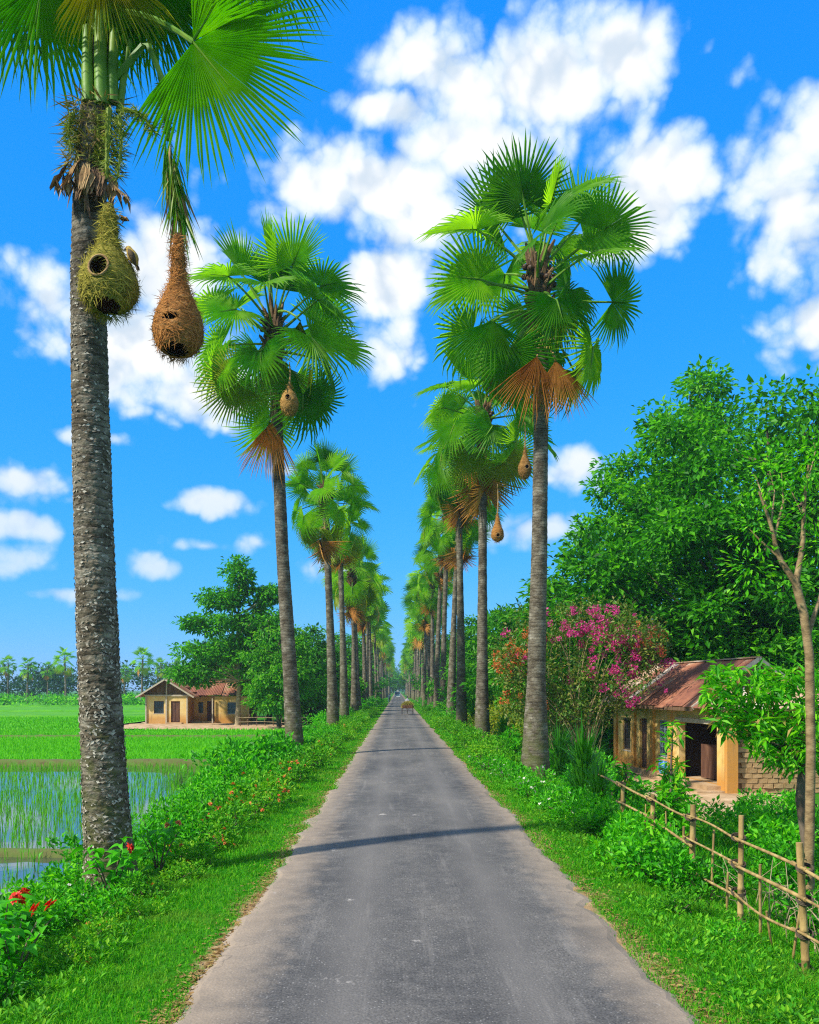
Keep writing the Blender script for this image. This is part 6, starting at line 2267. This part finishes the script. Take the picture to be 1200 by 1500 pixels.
def bamboo_fence():
    ox, oy = 4.08, 10.6
    t = thing('bamboo_fence', 'rustic bamboo pole fence with four rails along the grassy verge', 'fence', (ox, oy, float(gz(ox, oy))))
    zb = float(gz(ox, oy))
    rr = np.random.default_rng(6)
    fx = lambda y: 4.12 + .02 * (y - 9) + (.0 if y < 16 else .03 * (y - 16))
    posts = [(7.2, 1.34, .036), (8.92, 1.34, .040), (10.75, 1.34, .036), (12.6, 1.25, .045), (14.7, 1.15, .042), (17.0, 1.05, .042), (19.4, .95, .04)]
    zl = lambda y: float(gz(fx(y), y)) - zb
    for k, (y, h, r) in enumerate(posts):
        x = fx(y)
        b = np.array([x - ox, y - oy, zl(y) - .15])
        ob('post', bamboo(b, b + np.array([rr.normal(0, .03), rr.normal(0, .03), h + .15]), r, k), t)
    hs = (1.08, .76, .42, .06)
    for k in range(len(posts) - 1):
        ya, yb = posts[k][0] - .15, posts[k + 1][0] + .18
        for j, h in enumerate(hs):
            if k > 4 and j in (1, 3):
                continue
            a = np.array([fx(ya) - ox - .07, ya - oy, zl(ya) + h + rr.normal(0, .025)])
            b = np.array([fx(yb) - ox - .07, yb - oy, zl(yb) + h + rr.normal(0, .025)])
            ob('rail', bamboo(a, b, rr.uniform(.015, .022), 20 + k * 5 + j, 7, rr.normal(.01, .02)), t)
            # lashing at the post
            mb = MB()
            y = posts[k + 1][0]
            for w_ in range(3):
                th = np.linspace(0, 2 * np.pi, 13)
                c = np.array([fx(y) - ox - .02, y - oy, zl(y) + h])
                tube(mb, c + np.column_stack([np.cos(th) * .085, np.sin(th) * .065, (w_ - 1) * .014 + .03 * np.sin(th)]), .007, 4, cap=False)
            ob('lashing', mb.mesh('lashing', M_TWINE), t)
    for k, y in enumerate([7.9, 9.35, 9.85, 10.2, 11.3, 11.9, 13.2, 13.9, 15.4, 16.2, 18.0, 20.3]):
        b = np.array([fx(y) - ox + .03, y - oy, zl(y) - .05])
        h = (1.2, 1.12, .5, .95, .62, 1.05, .9, 1.0, .95, .8, .9, .85)[k]
        ob('picket', bamboo(b, b + np.array([rr.normal(0, .05), rr.normal(0, .06), h]), rr.uniform(.013, .022), 70 + k, 6), t)


bamboo_fence()

# tangle of dry stems behind the fence
mb = MB()
rr = np.random.default_rng(15)
for k in range(90):
    x, y = rr.uniform(4.4, 5.6), rr.uniform(8.8, 12.5)
    z = float(gz(x, y))
    a = rr.uniform(0, 6.28)
    h = rr.uniform(.3, .85)
    tube(mb, [(x, y, z - .03), (x + math.cos(a) * .1, y + math.sin(a) * .1, z + h * .6), (x + math.cos(a) * .35, y + math.sin(a) * .35, z + h * rr.uniform(.6, 1))], [.008, .006, .003], 4, cap=False)
stuff(ob('dry_stems', mb.mesh('dry_stems', M_BARKP)), 'tangle of thin dry stems behind the bamboo fence', 'stems')
for (x, y, s, j) in ((5.0, 9.6, .55, 1), (5.2, 11.2, .6, 0), (4.75, 12.9, .5, 2), (5.7, 13.2, .7, 3), (4.8, 8.6, .5, 2)):
    put_bush('leafy_shrub', 'small green shrub growing among dry stems behind the bamboo fence', 'shrub', BUSH_A[j], x, y, s, j * 2.4, 'shrubs among the dry stems')


# ------------------------------------------------------------------ weaver nests
def nest_mat(name, cols):
    return noisy_mat(name, cols, 7, .95, .9, 40, stretch=(1, 1, 2.5), bdist=.03)


def nest(label, prof, pos, cols, seed, hole=None, under=None, strands=2600, sides=72, ring=True, sl=(.06, .2)):
    """prof: (z, radius) from the top down, metres; pos: world point of the top; hole: (angle, z, rx, rz)"""
    t = thing('weaver_nest', label, 'nest', pos, group='weaver nests')
    rr = np.random.default_rng(seed)
    pz = np.array([p[0] for p in prof])
    pr = np.array([p[1] for p in prof])
    n = 110
    z = np.linspace(pz[0], pz[-1], n)
    # smooth profile
    r = np.interp(-z, -pz, pr)
    ker = np.ones(9) / 9
    r = np.convolve(np.pad(r, 4, 'edge'), ker, 'valid')
    r[-1] = max(pr[-1], .01)
    A = np.linspace(0, 2 * np.pi, sides, endpoint=False)
    AA, ZZ = np.meshgrid(A, z)
    RR = r[:, None] * (1 + .035 * smooth_noise(np.cos(AA) * 2 + AA * 0, ZZ * 4 + np.sin(AA) * 2, seed, 1.4)) + .006 * rr.normal(0, 1, AA.shape)
    X = np.cos(AA) * RR
    Y = np.sin(AA) * RR
    V = np.stack([X, Y, ZZ], -1)
    i = np.arange(n - 1)[:, None]
    j = np.arange(sides)[None, :]
    k = (j + 1) % sides
    F = np.stack([i * sides + j, (i + 1) * sides + j, (i + 1) * sides + k, i * sides + k], -1).reshape(-1, 4)
    C = V.reshape(-1, 3)[F].mean(1)
    keep = np.ones(len(F), bool)
    for h in (hole, under):
        if h is None:
            continue
        a0, z0, rx, rz_ = h
        da = (np.arctan2(C[:, 1], C[:, 0]) - a0 + np.pi) % (2 * np.pi) - np.pi
        rad = np.hypot(C[:, 0], C[:, 1])
        keep &= ((da * rad / rx) ** 2 + ((C[:, 2] - z0) / rz_) ** 2) > 1
    mb = MB()
    mb.add(V.reshape(-1, 3), F[keep])
    M1 = nest_mat('woven_' + str(seed), cols)
    sh = ob('shell', mb.mesh('shell', M1, True), t)
    # inner chamber, so that the entrance is a real dark hollow
    mb = MB()
    mb.add(V.reshape(-1, 3) * np.array([.86, .86, 1]) + [0, 0, .02], F[keep][:, ::-1])
    ob('chamber', mb.mesh('chamber', M_BOOT), t)
    if ring and hole is not None:
        a0, z0, rx, rz_ = hole
        th = np.linspace(0, 2 * np.pi, 40)
        zc = z0 + np.sin(th) * rz_
        rc = np.interp(-zc, -z, r)
        ac = a0 + np.cos(th) * rx / rc
        p = np.column_stack([np.cos(ac) * rc * 1.02, np.sin(ac) * rc * 1.02, zc])
        mb = MB()
        tube(mb, p, .016 * rx / .13, 6, cap=False)
        ob('entrance_rim', mb.mesh('entrance_rim', M_PETD), t)
    # woven fibres wrapped round the shell, some standing off
    m_ = strands
    zz = pz[0] + (pz[-1] - pz[0]) * rr.uniform(0, 1, m_) ** .7
    a = rr.uniform(0, 6.28, m_)
    rad = np.interp(-zz, -z, r) + .004
    o_ = np.column_stack([np.cos(a), np.sin(a), np.zeros(m_)])
    P = o_ * rad[:, None] + np.column_stack([np.zeros((m_, 2)), zz])
    ok = np.ones(m_, bool)
    for h in (hole, under):
        if h is None:
            continue
        da = (a - h[0] + np.pi) % (2 * np.pi) - np.pi
        ok &= ((da * rad / (h[2] * 1.25)) ** 2 + ((zz - h[1]) / (h[3] * 1.25)) ** 2) > 1
    tan = np.column_stack([-np.sin(a), np.cos(a), np.zeros(m_)])
    D = tan * rr.normal(0, .8, (m_, 1)) + np.array([[0, 0, 1.0]]) * rr.normal(-.3, .6, (m_, 1)) + o_ * np.where(rr.uniform(0, 1, (m_, 1)) < .05, rr.uniform(.2, .7, (m_, 1)), .02)
    mb = MB()
    sc_ = max(rad.max(), .1) / .35
    leaves(mb, P[ok], D[ok], o_[ok], rr.uniform(*sl, ok.sum()) * sc_, rr.uniform(.006, .013, ok.sum()) * sc_, fold=.1)
    hi = [tuple(min(.9, v * 1.35) for v in c) for c in cols]
    stuff(ob('woven_fibre', mb.mesh('woven_fibre', leaf_mat('fibre_' + str(seed), [cols[0], cols[1], hi[1], hi[-1]], .12, .85, .1)), t))
    return t


m12 = 12.05 / FPX
FRONT = -math.pi / 2
gp = at(160, 300, 12.05)
nest('plump green-gold weaver nest with round dark entrance against the near palm trunk',
     [(0, .05), (-.15, .095), (-.42, .105), (-.60, .14), (-.72, .24), (-.88, .34), (-1.06, .39), (-1.22, .375), (-1.34, .31), (-1.42, .22), (-1.46, .02)], gp,
     [(.10, .085, .012), (.25, .22, .03), (.36, .30, .06)], 1, (FRONT - .08, -.985, .13, .15), (FRONT, -1.42, .22, .05), 3600)
bp = at(261, 345, 12.1)
nest('drop-shaped rusty brown weaver nest on a long neck below the brush-like fan',
     [(0, .05), (-.25, .085), (-.55, .09), (-.72, .14), (-.90, .22), (-1.12, .31), (-1.30, .338), (-1.46, .31), (-1.56, .25), (-1.63, .17), (-1.65, .02)], bp,
     [(.17, .065, .018), (.34, .145, .035), (.46, .24, .08)], 2, (FRONT - .1, -1.22, .13, .05), (FRONT, -1.60, .20, .05), 3800, ring=False)
n3 = at(424, 562, 32.7)
nest('small golden nest with dark entrance under the broad-crowned palm', [(0.0, 0.036), (-0.216, 0.086), (-0.396, 0.244), (-0.647, 0.331), (-0.898, 0.316), (-1.078, 0.201), (-1.15, 0.014)], n3, [(.20, .10, .02), (.36, .20, .05), (.46, .30, .09)], 3, (FRONT - .1, -.58, .10, .11), None, 1300, 40)
n4 = at(769, 655, 44.6)
nest('upper brown nest hanging in the palm with the rusty dead skirt', [(0.0, 0.045), (-0.375, 0.09), (-0.712, 0.225), (-1.013, 0.345), (-1.312, 0.315), (-1.537, 0.188), (-1.612, 0.015)], n4, [(.12, .055, .015), (.24, .12, .03), (.33, .2, .06)], 4, (FRONT + .2, -1.05, .11, .11), None, 900, 32)
n5 = at(729, 752, 45.4)
nest('lower orange nest hanging beneath the palm with the rusty dead skirt', [(0.0, 0.038), (-0.225, 0.075), (-0.6, 0.165), (-0.9, 0.3), (-1.2, 0.33), (-1.388, 0.225), (-1.462, 0.015)], n5, [(.18, .07, .015), (.32, .14, .03), (.42, .23, .06)], 5, (FRONT, -1.16, .10, .10), None, 900, 32)
# cords that tie the smaller nests to the fronds above
for nm, p, L in (('small golden nest', n3, .8), ('upper brown nest', n4, 1.3), ('lower orange nest', n5, 1.5)):
    mb = MB()
    tube(mb, [(0, 0, -.05), (.03, .02, L * .5), (0, .0, L)], [.04, .03, .02], 5)
    for o in list(COL.objects):
        if o.get('label', '').startswith(nm):
            ob('hanging_cord', mb.mesh('hanging_cord', M_PETD), o)


# ------------------------------------------------------------------ the weaver bird
def bird():
    p = at(193, 376, 11.95)
    t = thing('weaver_bird', 'small olive-brown bird clinging to the side of the green-gold nest', 'bird', p)
    k = 11.95 / FPX
    L = lambda px_, py_, dy=0: np.array([(px_ - 193) * k, dy, (376 - py_) * k])
    mb = MB()
    path = np.array([L(184.5, 364.5), L(185.5, 364), L(188, 364.5), L(190, 367), L(192, 371), L(194.5, 376), L(197, 381), L(199, 386), L(200, 389)])
    rad = np.array([.012, .028, .044, .046, .062, .072, .062, .035, .015])
    q = np.linspace(0, 1, 28)
    u0 = np.linspace(0, 1, 9)
    tube(mb, np.column_stack([np.interp(q, u0, path[:, c]) for c in range(3)]), np.interp(q, u0, rad), 14)
    ob('body', mb.mesh('body', noisy_mat('olive_plumage', [(.22, .14, .03), (.42, .27, .05), (.5, .38, .1)], 18, .8, .4, 60), True), t)
    dk = noisy_mat('dark_plumage', [(.045, .03, .015), (.12, .08, .03)], 20, .8, .3, 60)
    mb = MB()
    tube(mb, [L(185.5, 364.2), L(183, 365), L(180.8, 367)], [.02, .013, .002], 8)
    ob('beak', mb.mesh('beak', M_IRON, True), t)
    mb = MB()
    for k_ in range(5):
        a = L(198.5 + .4 * k_, 386, -.01 + .005 * k_)
        b = L(202.5 + 1.0 * k_ * .6, 400 - k_, -.02 + .01 * k_)
        leaves(mb, [a], [b - a], [[.1 * k_, -1, .2]], np.linalg.norm(b - a), .022)
    ob('tail', mb.mesh('tail', dk), t)
    for s in (-1, 1):
        mb = MB()
        q = np.linspace(0, 1, 9)
        a, b = L(190, 368, s * .05), L(200.5, 391, s * .035)
        pth = a + np.outer(q, b - a) + np.outer(np.sin(q * np.pi) * .025, [.3, s, 0])
        tube(mb, pth, np.array([.012, .03, .04, .042, .04, .034, .026, .016, .004]), 8)
        ob('wing', mb.mesh('wing', dk, True), t)
        mb = MB()
        tube(mb, [L(194, 380, s * .02), L(191, 383, s * .025), L(189, 385.5, s * .025)], [.012, .007, .006], 5)
        for e in (-1, 0, 1):
            tube(mb, [L(189, 385.5, s * .025), L(186.8, 386.5 + e * 1.6, s * .025 + e * .01)], [.005, .003], 4)
        ob('leg', mb.mesh('leg', M_IRON), t)
        mb = MB()
        c = L(187, 363.6, s * .037)
        th = np.linspace(0, np.pi, 5)
        tube(mb, np.column_stack([np.zeros(5), np.cos(th) * .008, np.zeros(5)]) + c, np.sin(th) * .008 + .001, 6)
        ob('eye', mb.mesh('eye', M_GLASS, True), t)


bird()

# ------------------------------------------------------------------ traffic far down the road
M_TYRE = noisy_mat('tyre', [(.015, .015, .015), (.04, .04, .04)], 9, .8, .2)
M_CLOTH = noisy_mat('faded_shirt', [(.20, .20, .24), (.32, .32, .38)], 8, .9, .2)
M_SKIN = noisy_mat('skin', [(.16, .08, .045), (.22, .115, .065)], 6, .6, 0)
M_HAY = leaf_mat('straw', [(.22, .16, .04), (.38, .30, .08), (.26, .30, .05)], .2, .8, .1)


def skin_body(name, verts, edges, radii, mat, parent=None):
    me = bpy.data.meshes.new(name)
    me.from_pydata([tuple(v) for v in verts], edges, [])
    me.materials.append(mat)
    o = ob(name, me, parent)
    sk = o.modifiers.new('skin', 'SKIN')
    for k, r in enumerate(radii):
        me.skin_vertices[0].data[k].radius = (r, r)
    me.skin_vertices[0].data[0].use_root = True
    s = o.modifiers.new('sub', 'SUBSURF')
    s.levels = s.render_levels = 1
    return o


def wheel(parent, c, r, name='wheel'):
    w = ob(name, None, parent, tuple(c))
    th = np.linspace(0, 2 * np.pi, 25)
    mb = MB()
    tube(mb, np.column_stack([0 * th, np.cos(th) * r, np.sin(th) * r]), .035, 6, cap=False)
    ob('tyre', mb.mesh('tyre', M_TYRE, True), w)
    mb = MB()
    for k in range(10):
        a = k * .628
        tube(mb, [(0, 0, 0), (0, math.cos(a) * r, math.sin(a) * r)], .008, 4)
    tube(mb, [(-.06, 0, 0), (.06, 0, 0)], .035, 8)
    ob('spokes', mb.mesh('spokes', M_IRON), w)


def cart():
    d = 91
    x = at(597, 1000, d)[0]
    t = thing('cycle_cart', 'small wooden cycle cart piled with straw on the road', 'cart', (x, d, .04))
    boxob('bed', (0, 0, .68), (1.02, 1.7, .07), M_DOOR, t)
    boxob('tailboard', (0, -.84, .82), (1.0, .05, .30), M_DOOR, t)
    for s in (-1, 1):
        boxob('side_rail', (s * .5, 0, .82), (.04, 1.7, .10), M_DOOR, t)
        wheel(t, (s * .56, -.15, .36), .34)
    boxob('axle', (0, -.15, .36), (1.1, .06, .06), M_IRON, t)
    mb = MB()
    tube(mb, [(0, .7, .55), (0, 1.5, .6), (0, 1.95, .95)], .03, 6)
    tube(mb, [(-.28, 1.9, .98), (0, 1.97, 1.0), (.28, 1.9, .98)], .018, 6)
    tube(mb, [(0, 1.95, .95), (0, 2.1, .36)], .025, 6)
    ob('frame', mb.mesh('frame', M_IRON), t)
    wheel(t, (0, 2.1, .36), .33)
    boxob('saddle', (0, 1.15, .95), (.18, .28, .07), M_TYRE, t)
    ld = thing('straw_load', 'rounded heap of straw lying on the cycle cart', 'straw', (x, d, .76))
    rr = np.random.default_rng(1)
    n = 1600
    g = unit(rr.normal(0, 1, (n, 3)))
    g[:, 2] = abs(g[:, 2])
    P = g * np.array([[.52, .78, .52]]) * rr.uniform(.5, 1, (n, 1)) ** .4
    mb = MB()
    leaves(mb, P, g + rr.normal(0, .7, (n, 3)), rr.normal(0, 1, (n, 3)), rr.uniform(.15, .35, n), .04)
    bpy.data.objects.remove(ld)
    o = ob('straw_load', mb.mesh('straw_load', M_HAY), None, (x, d, .76))
    tag(o, 'rounded heap of straw lying on the cycle cart', 'straw')
    p = thing('person', 'rider in a grey shirt bent forward on the cycle cart', 'person', (x, d + 1.15, .04))
    V = [(0, 0, 1.02), (0, .08, 1.28), (0, .16, 1.48), (0, .2, 1.6), (0, .24, 1.74), (.2, .14, 1.45), (.26, .4, 1.22), (.24, .7, 1.02), (-.2, .14, 1.45), (-.26, .4, 1.22), (-.24, .7, 1.02), (.12, .0, .98), (.14, .38, .78), (.12, .3, .38), (.12, .42, .32), (-.12, 0, .98), (-.14, .36, .9), (-.12, .3, .52), (-.12, .42, .47)]
    E = [(0, 1), (1, 2), (2, 3), (3, 4), (2, 5), (5, 6), (6, 7), (2, 8), (8, 9), (9, 10), (0, 11), (11, 12), (12, 13), (13, 14), (0, 15), (15, 16), (16, 17), (17, 18)]
    Rd = [.14, .15, .15, .06, .10, .07, .05, .035, .07, .05, .035, .1, .075, .05, .04, .1, .075, .05, .04]
    skin_body('body', V, E, Rd, M_CLOTH, p)
    mb = MB()
    th = np.linspace(0, np.pi, 8)
    tube(mb, np.column_stack([0 * th, .245 + 0 * th, 1.76 + np.cos(th) * .115]), np.sin(th) * .095 + .002, 10)
    ob('hair', mb.mesh('hair', M_TYRE, True), p)


cart()


def walker():
    d = 172
    x = -1.55
    p = thing('person', 'distant walker in dark clothes on the paddy side road edge', 'person', (x, d, .03))
    V = [(0, 0, .95), (0, .0, 1.2), (0, 0, 1.42), (0, .02, 1.53), (0, .03, 1.66), (.19, 0, 1.38), (.25, -.05, 1.12), (.24, .08, .88), (-.19, 0, 1.38), (-.25, .06, 1.12), (-.24, .16, .9), (.1, 0, .9), (.11, .14, .5), (.11, .1, .08), (.11, .24, .04), (-.1, 0, .9), (-.11, -.04, .5), (-.11, -.2, .1), (-.11, -.1, .04)]
    E = [(0, 1), (1, 2), (2, 3), (3, 4), (2, 5), (5, 6), (6, 7), (2, 8), (8, 9), (9, 10), (0, 11), (11, 12), (12, 13), (13, 14), (0, 15), (15, 16), (16, 17), (17, 18)]
    Rd = [.14, .14, .15, .055, .10, .07, .05, .035, .07, .05, .035, .1, .075, .05, .04, .1, .075, .05, .04]
    skin_body('body', V, E, Rd, noisy_mat('dark_clothes', [(.03, .05, .09), (.06, .09, .14)], 6, .9, .1), p)
    mb = MB()
    th = np.linspace(0, np.pi, 8)
    tube(mb, np.column_stack([0 * th, .02 + 0 * th, 1.70 + np.cos(th) * .11]), np.sin(th) * .095 + .002, 10)
    ob('hair', mb.mesh('hair', M_TYRE, True), p)


walker()


def van():
    d = 262
    x = .05
    t = thing('small_van', 'distant pale blue and white van on the road', 'van', (x, d, .04))
    mw = noisy_mat('white_van_paint', [(.6, .62, .62), (.7, .72, .72)], 2, .35, 0)
    mbp = noisy_mat('pale_blue_van_paint', [(.10, .22, .32), (.14, .28, .38)], 2, .35, 0)
    mb = MB()
    prof = [(-1.6, .35), (-1.7, .8), (-1.55, 1.1), (-1.15, 1.75), (-.9, 1.88), (1.75, 1.88), (1.85, 1.7), (1.85, .35)]
    V = [[s * .8 * (1 if z_ < 1.2 else .92), y_, z_] for s in (-1, 1) for y_, z_ in prof]
    n = len(prof)
    F4 = [[k, (k + 1) % n, (k + 1) % n + n, k + n] for k in range(n)]
    mb.add(V, F4, 0)
    for b in (0, n):
        c = np.mean(np.array(V)[b:b + n], 0)
        mb.add(np.vstack([np.array(V)[b:b + n], [c]]), [[k, (k + 1) % n, n] for k in range(n)], 0)
    ob('body', mb.mesh('body', mbp), t)
    boxob('roof_panel', (0, .45, 1.92), (1.4, 2.6, .07), mw, t)
    boxob('windscreen', (0, -1.37, 1.43), (1.32, .05, .68), M_GLASS, t, (R(-32), 0, 0))
    boxob('bumper', (0, -1.72, .5), (1.55, .12, .2), mw, t)
    for s in (-1, 1):
        boxob('headlight', (s * .58, -1.70, .85), (.24, .06, .18), mw, t)
        boxob('window', (s * .765, -.2, 1.42), (.03, 2.2, .5), M_GLASS, t)
        for y_ in (-1.05, 1.15):
            wheel(t, (s * .74, y_, .3), .27)


van()

# ------------------------------------------------------------------ the air
def haze():
    m = bpy.data.materials.new('haze')
    m.use_nodes = True
    nt = m.node_tree
    nt.nodes.clear()
    out = nt.nodes.new('ShaderNodeOutputMaterial')
    v = nt.nodes.new('ShaderNodeVolumePrincipled')
    v.inputs['Color'].default_value = (.62, .82, 1.0, 1)
    v.inputs['Density'].default_value = HAZE_DENSITY
    v.inputs['Anisotropy'].default_value = 0.2
    nt.links.new(v.outputs[0], out.inputs['Volume'])
    mb = MB()
    box(mb, (0, 0, 0), (6400, 6400, 32))
    mb.V[0] = mb.V[0] + np.array([0, 0, 16 - 2.6])
    o = ob('haze', mb.mesh('haze', m), None, (0, 100, 0))
    stuff(o, 'thin blue haze over the far fields and trees', 'haze')


HAZE_DENSITY = 0.00028
haze()
